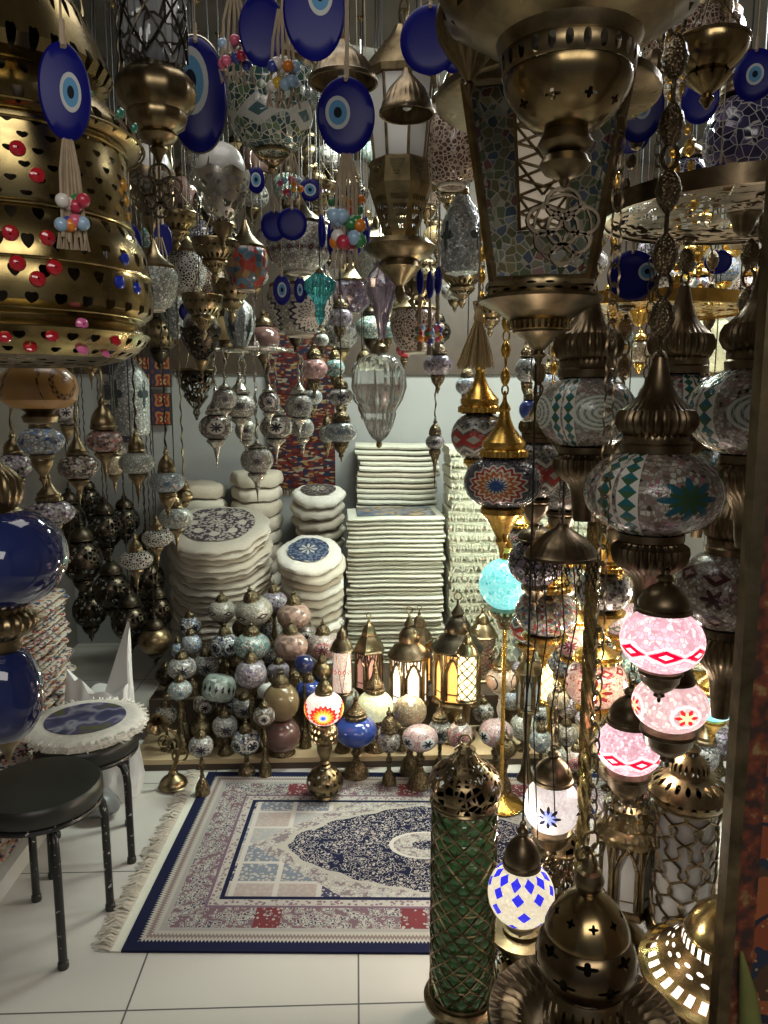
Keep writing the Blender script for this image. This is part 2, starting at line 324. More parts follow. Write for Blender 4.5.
# textiles
def textile(name, a, b, scale=140, stripes=0):
    g = G(name); c = g.mix(g.noise(scale, 4), a, b)
    g.bump(g.noise(scale*2, 3), .6, .004); g.set(Base_Color=c, Roughness=.95, Specular_IOR_Level=.1); return g.mat
for i, (a, b) in enumerate([((.52, .5, .4), (.66, .64, .54)), ((.58, .57, .47), (.7, .69, .6)), ((.46, .45, .36), (.62, .6, .5)), ((.55, .52, .44), (.7, .66, .56))]): textile('cream_wool_%s' % 'abcd'[i], a, b)
for i, (a, b) in enumerate([((.44, .38, .3), (.6, .54, .44)), ((.5, .45, .37), (.66, .6, .5)), ((.4, .34, .26), (.56, .49, .4))]): textile('ecru_fleece_%s' % 'abc'[i], a, b)
def fringed_mat():
    g = G('fringed_wool'); n = g.noise(26, 4)
    c = g.ramp(n, [(.3, (.5, .5, .38)), (.5, (.64, .63, .5)), (.62, (.62, .6, .48)), (.68, (.45, .2, .14)), (.72, (.6, .58, .46))])
    g.bump(g.noise(120, 4), .9, .008); g.set(Base_Color=c, Roughness=.95); return g.mat
fringed_mat()
def kilim(name, pal, sc=70, seed=0.0):
    g = G(name); x, y, z = g.obj()
    q = g.comb((x+seed)*sc, (y+seed)*sc*1.0, z*sc*3)
    v = g.vor(q, 1.0, 'F1', .9); r, gg, b = g.sep(v.outputs['Color'])
    c = g.ramp(r, pal_stops(pal), 'CONSTANT'); g.bump(g.noise(220, 3), .6, .003)
    g.set(Base_Color=c, Roughness=.95, Specular_IOR_Level=.1); return g.mat
kil = [(4, (.44, .39, .32)), (2, (.2, .05, .045)), (1, (.05, .06, .11)), (1, (.3, .2, .1)), (2, (.4, .36, .32)), (1, (.1, .12, .14)), (1, (.42, .16, .12))]
kilim('kilim_a', kil, 60, .0); kilim('kilim_b', kil[::-1], 75, .37); kilim('kilim_c', kil[2:]+kil[:2], 50, .71)
kilim('kilim_dark', [(3, (.05, .012, .012)), (2, (.015, .02, .04)), (1, (.2, .1, .04)), (2, (.1, .02, .015)), (1, (.2, .17, .12))], 30, .2)
def medallion(name, base, dark, mid):
    g = G(name); x, y, z = g.obj(); r = (x*x+y*y).sqrt(); th = y.atan2(x)
    v = g.vor(g.obv(), 55); rr = E(g, v.outputs['Distance'])
    c = g.mix(rr.lt(.5), dark, mid); c = g.mix(((r*60).sin()+(th*8).cos()*.8).gt(.9), c, base)
    g.set(Base_Color=c, Roughness=.9); return g.mat
medallion('print_blue', (.45, .43, .38), (.02, .03, .07), (.1, .13, .2)); medallion('print_dark', (.4, .36, .3), (.03, .025, .025), (.14, .11, .1)); medallion('print_red', (.55, .5, .42), (.06, .04, .05), (.4, .36, .32))
def picture_mat(name, stops):
    g = G(name); c = g.ramp(g.noise(8, 2, dist=.3), stops); g.set(Base_Color=c, Roughness=.6); return g.mat
picture_mat('picture_purple', [(.3, (.015, .02, .05)), (.45, (.06, .06, .14)), (.52, (.3, .3, .34)), (.57, (.08, .06, .18)), (.66, (.12, .13, .04)), (.75, (.05, .05, .1))])
picture_mat('picture_city', [(.3, (.04, .06, .1)), (.45, (.14, .18, .24)), (.52, (.4, .26, .1)), (.58, (.05, .05, .07)), (.7, (.3, .3, .3))])
def carpet_mat():
    g = G('oriental_carpet'); x, y, z = g.obj()
    ax, ay = x.abs(), y.abs(); ed = (.91-ax).min(.546-ay)
    n1 = g.vor(g.obv(), 30); n2 = g.vor(g.obv(), 68); d1 = E(g, n1.outputs['Distance']); d2 = E(g, n2.outputs['Distance'])
    cr, cg_, cb = g.sep(n1.outputs['Color'])
    cream = (.38, .35, .31); navy = (.012, .014, .04); red = (.15, .035, .04); grey = (.2, .2, .23)
    flor = g.ramp(d1*.55+d2*.5+g.noise(120, 2)*.12, [(.0, (.05, .05, .1)), (.3, (.2, .13, .13)), (.36, cream), (.45, (.38, .36, .32)), (.51, (.05, .05, .09)), (.58, cream), (.66, (.16, .1, .12))], 'CONSTANT')
    floral_dark = g.ramp(d1*.55+d2*.5+g.noise(120, 2)*.12, [(.0, (.4, .35, .32)), (.3, (.2, .13, .14)), (.35, (.4, .37, .33)), (.43, navy), (.57, (.03, .03, .07)), (.6, (.38, .35, .32)), (.66, navy)], 'CONSTANT')
    lightfield = g.ramp(d1*.55+d2*.5+g.noise(120, 2)*.12, [(.0, (.12, .13, .17)), (.27, (.3, .17, .16)), (.31, cream), (.42, (.46, .43, .38)), (.52, (.2, .2, .23)), (.57, cream), (.68, (.2, .16, .17))], 'CONSTANT')
    # patchwork blocks in field corners
    bx, by = (x*7.0+.5).floor(), (y*9.0).floor(); wn = g.new('ShaderNodeTexWhiteNoise'); g.put(wn.inputs['Vector'], g.comb(bx, by, 1.7)); rnd = E(g, wn.outputs['Value'])
    block = g.ramp(rnd, [(0, (.17, .19, .23)), (.2, (.34, .32, .26)), (.36, (.17, .05, .055)), (.5, (.36, .29, .27)), (.66, (.05, .05, .1)), (.82, (.32, .32, .32))], 'CONSTANT')
    gx, gy = (x*7.0+.5).frac(), (y*9.0).frac(); bed = (gx.min(1.0-gx)).min(gy.min(1.0-gy))
    block = g.mix(d2.lt(.42), block, cream); block = g.mix(bed.lt(.06), block, (.48, .44, .4))
    field = g.mix((ax*1.25+ay*1.45).gt(.78)*rnd.gt(.0), lightfield, block)
    q = ((ax/.5)*(ax/.5)*.3+(ax/.5)*.7)+(ay/.27)*(ay/.27)*.7+(ay/.27)*.3; wob = (x*60).sin()*.02+(y*70).sin()*.02
    field = g.mix((q+wob).lt(1.08), field, cream); field = g.mix((q+wob).lt(1.0), field, floral_dark)
    r0 = (x*x+y*y*2.2).sqrt(); st = (y*1.5).atan2(x); field = g.mix((r0-(st*12).cos()*.012).lt(.12), field, lightfield); field = g.mix((r0-.12).abs().lt(.008), field, (.5, .46, .42)); field = g.mix(r0.lt(.045), field, floral_dark)
    c = field
    for lo, hi, col in ((.235, .25, navy), (.205, .235, (.4, .37, .33)), (.195, .205, (.16, .1, .14)), (.1, .195, flor), (.085, .1, (.3, .28, .26)), (.05, .085, cream), (-1, .05, navy)):
        c = g.mix(ed.gt(lo)*ed.lt(hi), c, col)
    zz = ((x*90).frac()-.5).abs()*.022*(.546-ay).lt(.91-ax)+((y*90).frac()-.5).abs()*.022*(.546-ay).gt(.91-ax)
    c = g.mix((ed-zz).gt(.05)*(ed-zz).lt(.064), c, (.2, .15, .14)); c = g.mix((ed-zz).gt(.036)*(ed-zz).lt(.05), c, cream)
    c = g.mix((ed.gt(.207)*ed.lt(.233)*d2.lt(.4)), c, (.2, .13, .16))
    blk = (x*5.0+.5).frac(); c = g.mix(ed.gt(.1)*ed.lt(.195)*((x*2.2+.2).frac().lt(.18))*d2.gt(.36), c, red)
    g.bump(g.noise(400, 2), .4, .003); g.set(Base_Color=c, Roughness=.95, Specular_IOR_Level=.1); return g.mat
carpet_mat()
def tile_mat():
    g = G('floor_tile'); x, y, z = g.obj(); T = .615
    fx, fy = ((x+T*10)/T).frac(), ((y-1.85+T*20)/T).frac()
    e = (fx.min(1.0-fx)).min(fy.min(1.0-fy)); m = e.lt(.0042)
    c = g.mix(g.noise(3, 4), (.5, .475, .43), (.58, .55, .5)); c = g.mix(m, c, (.07, .065, .06))
    g.bump(m*-1.0, .3, .002); g.set(Base_Color=c, Roughness=m*.4+.22); return g.mat
tile_mat()
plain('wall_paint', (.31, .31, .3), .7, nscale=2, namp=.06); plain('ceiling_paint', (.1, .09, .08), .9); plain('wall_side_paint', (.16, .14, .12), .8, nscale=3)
def tilewall(name, pal, sc):
    g = G(name); v = g.vor(g.obv(), sc, 'F1', 0.0); x, y, z = g.obj()
    rr = (((x*8).frac()-.5)*((x*8).frac()-.5)+((z*8).frac()-.5)*((z*8).frac()-.5)).sqrt(); th = ((z*8).frac()-.5).atan2((x*8).frac()-.5)
    c = g.ramp(rr+(th*4).cos()*.08, pal, 'CONSTANT'); g.set(Base_Color=c, Roughness=.3); return g.mat
tilewall('ornate_tile', [(0, (.4, .3, .15)), (.12, (.2, .03, .02)), (.28, (.35, .14, .05)), (.4, (.03, .03, .06)), (.55, (.16, .04, .03))], 8)
tilewall('ornate_tile_dark', [(0, (.3, .25, .2)), (.1, (.02, .02, .03)), (.3, (.06, .05, .05)), (.36, (.02, .02, .025)), (.6, (.04, .02, .02))], 8)
def postmat():
    g = G('hanging_kilim_weave'); x, y, z = g.obj()
    w = (z*9+(x*38).sin()*.3+g.noise(20, 2)*1.2).frac()
    c = g.ramp(w, [(0, (.2, .045, .015)), (.34, (.012, .015, .03)), (.5, (.25, .07, .02)), (.72, (.06, .03, .012)), (.86, (.015, .02, .04))], 'CONSTANT')
    v = g.vor(g.obv(), 90); c = g.mix(E(g, v.outputs['Distance']).lt(.16), c, (.3, .2, .08)); c = g.mix((x-.442).abs().lt(.012), c, g.ramp(g.noise(60, 3), [(.4, (.03, .012, .008)), (.6, (.14, .03, .01)), (.7, (.2, .13, .05))]))
    g.set(Base_Color=c, Roughness=.9); return g.mat
# ------------------------------------------------------------------ mesh helper
class MB:
    def __init__(s): s.v, s.f, s.uv = [], [], []
    def face(s, idx, uvs=None):
        s.f.append(idx); s.uv.extend(uvs or [(0, 0)]*len(idx))
    def lathe(s, prof, n=28, rib=None, M=None, cap=True):
        """prof: (r, z) from bottom to top; rib: (count, amplitude, first ring, last ring)"""
        L = [0]
        for a, b in zip(prof, prof[1:]): L.append(L[-1]+math.hypot(b[0]-a[0], b[1]-a[1]))
        T = L[-1] or 1; b0 = len(s.v)
        for j, (r, z) in enumerate(prof):
            for i in range(n):
                a = TAU*i/n; rr = r
                if rib and rib[2] <= j <= rib[3]: rr = r*(1+rib[1]*cos(rib[0]*a))
                p = Vector((rr*cos(a), rr*sin(a), z)); s.v.append(M @ p if M else p)
        for j in range(len(prof)-1):
            for i in range(n):
                k = (i+1) % n
                s.face((b0+j*n+i, b0+j*n+k, b0+(j+1)*n+k, b0+(j+1)*n+i),
                       [(i/n, L[j]/T), ((i+1)/n, L[j]/T), ((i+1)/n, L[j+1]/T), (i/n, L[j+1]/T)])
        if cap:
            if prof[0][0] > 1e-4: s.face(tuple(b0+i for i in reversed(range(n))))
            if prof[-1][0] > 1e-4: s.face(tuple(b0+(len(prof)-1)*n+i for i in range(n)))
        return s
    def tube(s, pts, r, n=6, closed=False, twist=0):
        pts = [Vector(p) for p in pts]; m = len(pts); b0 = len(s.v)
        rs = r if isinstance(r, (list, tuple)) else [r]*m
        up = None
        for j, p in enumerate(pts):
            a, b = (pts[j-1] if j else (pts[-1] if closed else p)), (pts[(j+1) % m] if j < m-1 or closed else p)
            t = (b-a); t = t.normalized() if t.length > 1e-9 else Vector((0, 0, 1))
            if up is None: up = Vector((0, 0, 1)) if abs(t.z) < .9 else Vector((1, 0, 0))
            x = t.cross(up); x = x.normalized() if x.length > 1e-6 else Vector((1, 0, 0)); y = x.cross(t).normalized(); up = y
            for i in range(n):
                an = TAU*i/n+twist*j
                s.v.append(p+(x*cos(an)+y*sin(an))*rs[j])
        for j in range(m if closed else m-1):
            q = (j+1) % m
            for i in range(n):
                k = (i+1) % n
                s.face((b0+j*n+i, b0+q*n+i, b0+q*n+k, b0+j*n+k), [(i/n, j/m), (i/n, (j+1)/m), ((i+1)/n, (j+1)/m), ((i+1)/n, j/m)])
        if not closed:
            s.face(tuple(b0+i for i in range(n))); s.face(tuple(b0+(m-1)*n+i for i in reversed(range(n))))
        return s
    def ring(s, c, R, r, axis='z', n=14, k=5, sx=1, sy=1):
        c = Vector(c); pts = []
        for i in range(n):
            a = TAU*i/n; u, v = R*cos(a)*sx, R*sin(a)*sy
            pts.append(c+(Vector((u, v, 0)) if axis == 'z' else Vector((u, 0, v)) if axis == 'y' else Vector((0, u, v))))
        return s.tube(pts, r, k, True)
    def box(s, x0, x1, y0, y1, z0, z1, M=None):
        b = len(s.v)
        for z in (z0, z1):
            for x, y in ((x0, y0), (x1, y0), (x1, y1), (x0, y1)):
                p = Vector((x, y, z)); s.v.append(M @ p if M else p)
        for q in ((3, 2, 1, 0), (4, 5, 6, 7), (0, 1, 5, 4), (1, 2, 6, 5), (2, 3, 7, 6), (3, 0, 4, 7)):
            s.face(tuple(b+i for i in q), [(0, 0), (1, 0), (1, 1), (0, 1)])
        return s
    def ball(s, c, r, n=8, m=5, sz=1.0):
        pr = [(r*sin(PI*j/m)+1e-5, -r*sz*cos(PI*j/m)) for j in range(m+1)]
        return s.lathe(pr, n, M=Matrix.Translation(Vector(c)), cap=False)
    def build(s, name, mat, parent=None, loc=None, rot=None, smooth=True, angle=38):
        me = bpy.data.meshes.new(name); me.from_pydata([tuple(v) for v in s.v], [], s.f)
        ul = me.uv_layers.new(name='UVMap'); ul.data.foreach_set('uv', [c for q in s.uv for c in q])
        me.materials.append(MATS[mat])
        if smooth:
            me.polygons.foreach_set('use_smooth', [True]*len(me.polygons)); me.set_sharp_from_angle(angle=math.radians(angle))
        o = bpy.data.objects.new(name, me); C.objects.link(o)
        if parent: o.parent = parent
        if loc is not None: o.location = loc
        if rot is not None: o.rotation_euler = rot
        return o
def tag(o, label, cat, group=None, kind=None):
    o['label'] = label; o['category'] = cat
    if group: o['group'] = group
    if kind: o['kind'] = kind
    return o
def thing(name, loc, label, cat, group=None, rot=None):
    o = bpy.data.objects.new(name, None); C.objects.link(o); o.location = loc; o.empty_display_size = .02
    if rot: o.rotation_euler = rot
    return tag(o, label, cat, group)
def struct(name, mb, mat, smooth=False):
    o = mb.build(name, mat, smooth=smooth); o['kind'] = 'structure'; return o
def face_cam(loc):
    return math.atan2(loc.x, loc.y)*-1
# ------------------------------------------------------------------ profiles (unit: R=1 at widest, z 0..1)
def globe_prof(R, H, neck=.42, n=14, p=1.0):
    t0 = math.acos(neck)
    o = []
    for i in range(n+1):
        t = -t0+2*t0*i/n; o.append((R*max(neck*.98, cos(t)**p), H/2*sin(t)/sin(t0)))
    return o
def sc(prof, R, H, z0=0): return [(r*R, z*H+z0) for r, z in prof]
CAPS = {
 'dome': ([(.8, 0), (1, .02), (1, .1), (.93, .13), (.95, .17), (.9, .3), (.76, .46), (.52, .6), (.3, .68), (.24, .72), (.3, .76), (.32, .82), (.24, .88), (.12, .92), (.1, 1.0)], None),
 'cone': ([(.85, 0), (1, .03), (1, .12), (.86, .16), (.9, .2), (.9, .26), (.66, .36), (.42, .48), (.27, .62), (.2, .74), (.26, .78), (.2, .83), (.1, .9), (.07, 1)], (24, .02, 1, 2)),
 'spire': ([(.8, 0), (1, .02), (1, .1), (.8, .15), (.84, .22), (.56, .36), (.34, .5), (.22, .66), (.16, .8), (.2, .84), (.12, .9), (.06, 1)], None),
 'onion': ([(.78, 0), (.86, .0), (.88, .08), (.82, .1), (.84, .12), (.84, .17), (.8, .19), (.9, .22), (1, .3), (.99, .38), (.9, .45), (.84, .46), (.7, .52), (.5, .6), (.36, .7), (.27, .82), (.2, .94), (.17, 1)], (30, .04, 6, 11)),
 'flat': ([(.8, 0), (1, .05), (1, .25), (.8, .45), (.5, .7), (.35, 1)], None),
}
BOTS = {  # from top (z=0) downwards z -> -1
 'cup': ([(.85, 0), (1, -.02), (1, -.1), (.9, -.14), (.94, -.18), (.8, -.34), (.55, -.5), (.34, -.6), (.26, -.66), (.34, -.72), (.3, -.78), (.16, -.84), (.12, -.9), (.04, -1)], None),
 'point': ([(.85, 0), (1, -.03), (1, -.1), (.7, -.2), (.4, -.32), (.25, -.45), (.3, -.5), (.2, -.58), (.12, -.75), (.03, -1)], None),
 'fluted': ([(.8, 0), (.88, -.01), (.88, -.09), (.82, -.11), (.84, -.13), (.98, -.17), (1, -.24), (.95, -.34), (.82, -.4), (.72, -.43), (.56, -.5), (.44, -.6), (.38, -.75), (.34, -.9), (.3, -1)], (30, .04, 3, 9)),
 'bowl': ([(.9, 0), (1, -.04), (1, -.14), (.9, -.2), (.84, -.4), (.6, -.6), (.35, -.72), (.22, -.78), (.26, -.86), (.12, -.92), (.04, -1)], None),
 'cone': ([(.9, 0), (1, -.04), (1, -.14), (.86, -.2), (.62, -.34), (.42, -.48), (.26, -.62), (.3, -.7), (.18, -.78), (.06, -1)], None),
}
def cap_mb(kind, R, H, z0, n=28):
    pr, rib = CAPS[kind]; return MB().lathe(sc(pr, R, H, z0), (150 if R > .03 else 72) if rib else n, rib)
def bot_mb(kind, R, H, z0):
    pr, rib = BOTS[kind]; pr = [(r*R, z0+z*H) for r, z in reversed(pr)]
    if rib: m = len(pr)-1; rib = (rib[0], rib[1], m-rib[3], m-rib[2])
    return MB().lathe(pr, (150 if R > .03 else 72) if rib else 26, rib)
def chain_mb(z0, z1, kind, k=1.0):
    m = MB(); L = z1-z0
    if kind == 'cord':
        m.tube([(0, 0, z0), (.002, 0, z0+L*.3), (-.002, .002, z0+L*.6), (0, 0, z1)], .0022*k, 5)
    elif kind == 'twist':
        n = max(4, int(L/.012)); pts = [(.0022*k*cos(i*1.3), .0022*k*sin(i*1.3), z0+L*i/n) for i in range(n+1)]
        m.tube(pts, [.003*k*(1+.35*sin(i*1.9)) for i in range(n+1)], 5)
    elif kind == 'chain':
        st = .017*k; n = max(2, min(90, int(L/st)))
        st = L/n
        for i in range(n): m.ring((0, 0, z0+st*(i+.5)), st*.62, .0018*k, 'y' if i % 2 else 'x', 8, 4, .62, 1)
    elif kind == 'oval':
        st = .075*k; n = max(1, min(24, int(L/st))); st = L/n
        for i in range(n):
            z = z0+st*i
            m.lathe([(.004*k, z+st*.22), (.012*k, z+st*.36), (.0165*k, z+st*.55), (.013*k, z+st*.75), (.004*k, z+st*.9)], 10)
            m.ring((0, 0, z+st*.08), st*.2, .0028*k, 'y' if i % 2 else 'x', 10, 4, .6, 1)
    return m
def filigree_drop(m, zt, w, h):
    """flat cast ornament of loops hanging below zt"""
    r = w*.034
    for (x, z, a, b) in ((0, -.2, .24, .2), (-.26, -.42, .24, .18), (.26, -.42, .24, .18), (0, -.52, .22, .22), (-.2, -.7, .18, .14), (.2, -.7, .18, .14), (0, -.86, .16, .14)):
        m.ring((x*w, 0, zt+z*h), 1, r, 'y', 14, 5, a*w, b*h)
    return m
# ------------------------------------------------------------------ item list, solver
ITEMS = []; FITTINGS = []
def ceil_at(x, y, z):
    t = CEIL
    for X, Y, R, Z in FITTINGS:
        if math.hypot(x-X, y-Y) < R*.93 and z < Z-.03: t = min(t, Z-.016)
    return t
def add(kind, px, py, w, h, d, label, fixed=False, **k):
    k.update(kind=kind, px=px, py=py, w=w, h=h, d=d, label=label, fixed=fixed); ITEMS.append(k); return k
STEPS = [(3.19, .05), (3.5, .2)]   # front edge, height of each step of the display stand
def floor_h(x, y):
    if -.98 < x < 1.75 and y < 3.98:
        for e, h in reversed(STEPS):
            if y > e: return h
    u, v = x-RUG.x, y-RUG.y; c, s = cos(-RROT), sin(-RROT)
    if abs(u*c-v*s) < .98 and abs(u*s+v*c) < .62: return .0092
    return 0.0
RUG_Z = .008
def segs_of(it, d):
    p, s = P(it['px'], it['py'], d)
    if 'segs' in it: raw = it['segs']
    elif it['kind'] == 'stand':
        raw = [(it['w']/2, -it['h']/2, it['h']/2)]
        if it.get('cap'): raw.append((it['cap'][1]/2, -it['h']/2-it['cap'][2], -it['h']/2))
    elif it['kind'] == 'pend':
        raw = [(it['w']/2, -it['h']/2, it['h']/2)]
        if it.get('cap'): raw.append((it['cap'][1]/2, -it['h']/2-it['cap'][2], -it['h']/2))
        if it.get('bot'): raw.append((it['bot'][1]/2, it['h']/2, it['h']/2+it['bot'][2]))
    else: raw = [(it['w']/2, -it['h']/2, it['h']/2)]
    out = [(r*s, p.z-y1*s, p.z-y0*s) for r, y0, y1 in raw]
    top = max(z for _, _, z in out); bot = min(z for _, z, _ in out)
    if it.get('top_at'): out.append((.006, top, SILV.z-.006))
    elif it['kind'] in ('pend', 'amulet', 'hanging') and not it.get('nochain'): out.append((.018 if it.get('chain') == 'oval' else .006, top, ceil_at(p.x, p.y, top)))
    if it['kind'] == 'stand':
        h = floor_h(p.x, p.y); fb = it.get('foot', it['w']*.62)/2*s
        out += [(fb, h, h+.05), (fb*.5, h+.05, bot)]
    return p, s, out, top, bot
def near_edge(p, sg, fb):
    bad = 0; h = floor_h(p.x, p.y)
    for e, hh in STEPS:
        for r, z0, z1 in sg:
            if hh > h+.001 and z0 < hh-.0005 and p.y+r > e-.002: bad = 1
        if abs(hh-h) < .001 and p.y-fb < e+.002: bad = 1
    if h < .02 and p.y+fb > STEPS[0][0]-.003: bad = 1
    return bad
def solve():
    placed = list(OBST)
    for it in sorted(ITEMS, key=lambda i: (not i['fixed'], i.get('pri', 1), -i['w'])):
        best = None
        ks = [(0.0, 0)]; px0 = it['px']
        if not it['fixed']:
            if it['kind'] in ('stand', 'lantern'):
                for q in range(0, 30):
                    for dx in (0, 3, -3, 6, -6): ks.append((q*.008, dx))
                    if q < (30 if px0 > 505 and it['kind'] == 'stand' else 22 if it['kind'] == 'lantern' else 8): ks += [(-q*.008, 0), (-q*.008, 4), (-q*.008, -4)]
            else:
                for q in range(1, 23):
                    for dx in (0, 3, -3): ks += [(q*.013, dx), (-q*.013, dx)]
        for kk, dx in ks:
            it['px'] = px0+dx; d = it['d']*(1+kk); p, s, sg, top, bot = segs_of(it, d); bad = 0
            if it['kind'] == 'stand' or (it['kind'] == 'lantern' and it.get('onfloor', 1)):
                fb = it.get('foot', it['w']*.62)/2*s if it['kind'] == 'stand' else it['w']*.58*s
                if it['kind'] == 'lantern': sg = sg+[(fb, floor_h(p.x, p.y), sg[0][1]+.001)]
                bad += 3*near_edge(p, sg, fb)
                if bot < floor_h(p.x, p.y)+(.035 if it['kind'] == 'stand' else -.005): bad += 3
                if not -1.7 < p.x < 1.85: bad += 2
            elif bot < .3 and it['kind'] == 'pend': bad += 1
            for X, Y, R, Z in FITTINGS:
                dd = math.hypot(p.x-X, p.y-Y)
                for r, z0, z1 in sg:
                    if z0 < Z+.02 and z1 > Z-.014 and dd < R+r: bad += 1
            if p.y > 4.9 or p.x < -1.72 or p.x > 1.9: bad += 2
            rm = max(r for r, _, _ in sg)
            for X, Y, R, q in placed:
                dd = math.hypot(p.x-X, p.y-Y)
                if dd < rm+R+.004:
                    for r, a, b in sg:
                        for r2, a2, b2 in q:
                            if a < b2+.002 and a2 < b+.002 and dd < r+r2+.003: bad += 1; break
            if best is None or bad < best[0]: best = (bad, d, p, s, sg, rm, top, bot, px0+dx)
            if not bad: break
        it['px'] = best[8]
        it['bad'] = best[0]; it['d'] = best[1]; it['p'], it['s'] = best[2], best[3]
        it['top'], it['bottom'] = best[6], best[7]
        placed.append((best[2].x, best[2].y, best[5], best[4]))
OBST = []
# ------------------------------------------------------------------ builders
def hang(root, it, ztop, kind, mat='antique_brass', k=1.0, hook=True):
    z1 = (SILV.z-.006 if it.get('top_at') else ceil_at(it['p'].x, it['p'].y, it['p'].z+ztop))-it['p'].z; hook = hook and not it.get('top_at')
    if hook: MB().lathe([(.016*k, z1-.006), (.02*k, z1-.003), (.02*k, z1+.001)], 12).lathe([(.003*k, z1-.012), (.01*k, z1-.008), (.012*k, z1-.004)], 10).build('ceiling_rose', mat, root)
    return chain_mb(ztop, z1-.008, kind, k).build('chain' if kind != 'cord' else 'cord', mat if kind != 'cord' else 'black_cord', root)
def b_pend(it):
    s, p = it['s'], it['p']; R, H = it['w']/2*s, it['h']*s
    root = thing(it.get('name', 'mosaic_pendant_lamp'), p, it['label'], it.get('cat', 'lamp'), it.get('group', 'hanging globe lamps'), (0, 0, face_cam(p)+it.get('rz', 0)+PI/4))
    n = 40 if it['w'] > 60 else 24
    MB().lathe(globe_prof(R, H, it.get('neck', .42), 16 if it['w'] > 60 else 10, it.get('pw', .9)), n, it.get('rib')).build(it.get('gname', 'globe'), it['glass'], root)
    m = it.get('metal', 'antique_brass'); zt = H/2
    if it.get('cap'):
        ck, cw, ch = it['cap']; c = cap_mb(ck, cw/2*s, ch*s, H/2-.001*H).build('cap', it.get('capmat', m), root); zt = H/2+ch*s*.99
        MB().ring((0, 0, zt), cw*s*.07+.0015, cw*s*.018+.0006, 'y', 10, 5).build('ring', m, c)
        zt += cw*s*.07
    if it.get('bot'):
        bk, bw, bh = it['bot']; b = bot_mb(bk, bw/2*s, bh*s, -H/2+.001*H).build('bottom_cup', it.get('botmat', m), root)
        if it.get('drop'):
            dw, dh = it['drop']; mm = filigree_drop(MB(), -H/2-bh*s, dw*s, dh*s); mm.build('filigree_ornament', m, b)
        elif it['w'] > 30 and bk != 'fluted': MB().ball((0, 0, -H/2-bh*s), bw*s*.045, 8, 5, 1.4).build('finial', m, b)
    if not it.get('nochain'): hang(root, it, zt, it.get('chain', 'cord'), it.get('chmat', m), it.get('ck', 1.0))
    return root
FOOT = [(1, 0), (1, .06), (.94, .1), (.9, .3), (.7, .5), (.4, .68), (.28, .76), (.34, .82), (.24, .9), (.2, 1)]
def b_stand(it):
    s, p = it['s'], it['p']; R, H = it['w']/2*s, it['h']*s
    h = floor_h(p.x, p.y); rb = it.get('foot', it['w']*.62)/2*s; total = p.z-H/2-h
    root = thing(it.get('name', 'mosaic_table_lamp'), (p.x, p.y, h+.0005), it['label'], 'lamp', it.get('group', 'table lamps on the stepped stand'), (0, 0, face_cam(p)+it.get('rz', 0)+PI/4))
    m = it.get('metal', 'old_brass'); zc = p.z-h
    fh = min(total*.55, it.get('footh', 26)*s)
    if it.get('ballfoot'):
        rb = it['ballfoot']/2*s; fh = rb*1.75
        ft = MB().lathe([(rb*r, rb*z) for r, z in ((.6, 0), (.66, .06), (.62, .14), (.9, .4), (1, .75), (.93, 1.1), (.7, 1.4), (.4, 1.55), (.3, 1.62), (.36, 1.68), (.28, 1.75))], 36).build('foot', 'brass_dia', root)
    else: ft = MB().lathe(sc(FOOT, rb, fh), 26).build('foot', m, root)
    r1 = max(.004, rb*.2)
    if total-fh > .004:
        T_ = total-fh; k_ = 1.9 if T_ > .06 else 1.3
        q = [(r1, fh), (r1*1.5, fh+T_*.05), (r1, fh+T_*.1), (r1*k_, fh+T_*.3), (r1*k_*1.1, fh+T_*.42), (r1*1.05, fh+T_*.66), (r1*1.5, fh+T_*.7), (r1*.9, fh+T_*.76), (r1*1.2, fh+T_*.86), (max(r1, R*.5), total-.002), (max(r1, R*.52), total+.001)]
        MB().lathe(q, 16).build('stem', m, root)
    tl = it.get('tilt', 0)
    MB().lathe(globe_prof(R, H, it.get('neck', .42), 12, it.get('pw', .9)), 32, it.get('rib')).build('globe', it['glass'], root, (0, 0, zc), (0, tl, 0))
    if it.get('mid'):   # a second, lower globe (r, h in px) under the first
        g2, w2, h2 = it['mid']; MB().lathe(globe_prof(w2/2*s, h2*s, .4, 12), 28).build('lower_globe', g2, root, (0, 0, zc-H/2-h2*s/2-.006*0))
    if it.get('cap'):
        ck, cw, ch = it['cap']; M = Matrix.Rotation(tl, 4, 'Y')
        pr, rib = CAPS[ck]; c = MB().lathe(sc(pr, cw/2*s, ch*s, H/2-.001), 72 if rib else 24, rib).build('cap', it.get('capmat', m), root, (0, 0, zc), (0, tl, 0))
        MB().ball((0, 0, H/2+ch*s*1.02), cw*s*.05+.001, 8, 5).build('finial', m, c)
    return root
BEADS = ['bead_red', 'bead_white', 'bead_orange', 'bead_yellow', 'bead_blue', 'bead_lightblue', 'bead_pink', 'bead_green']
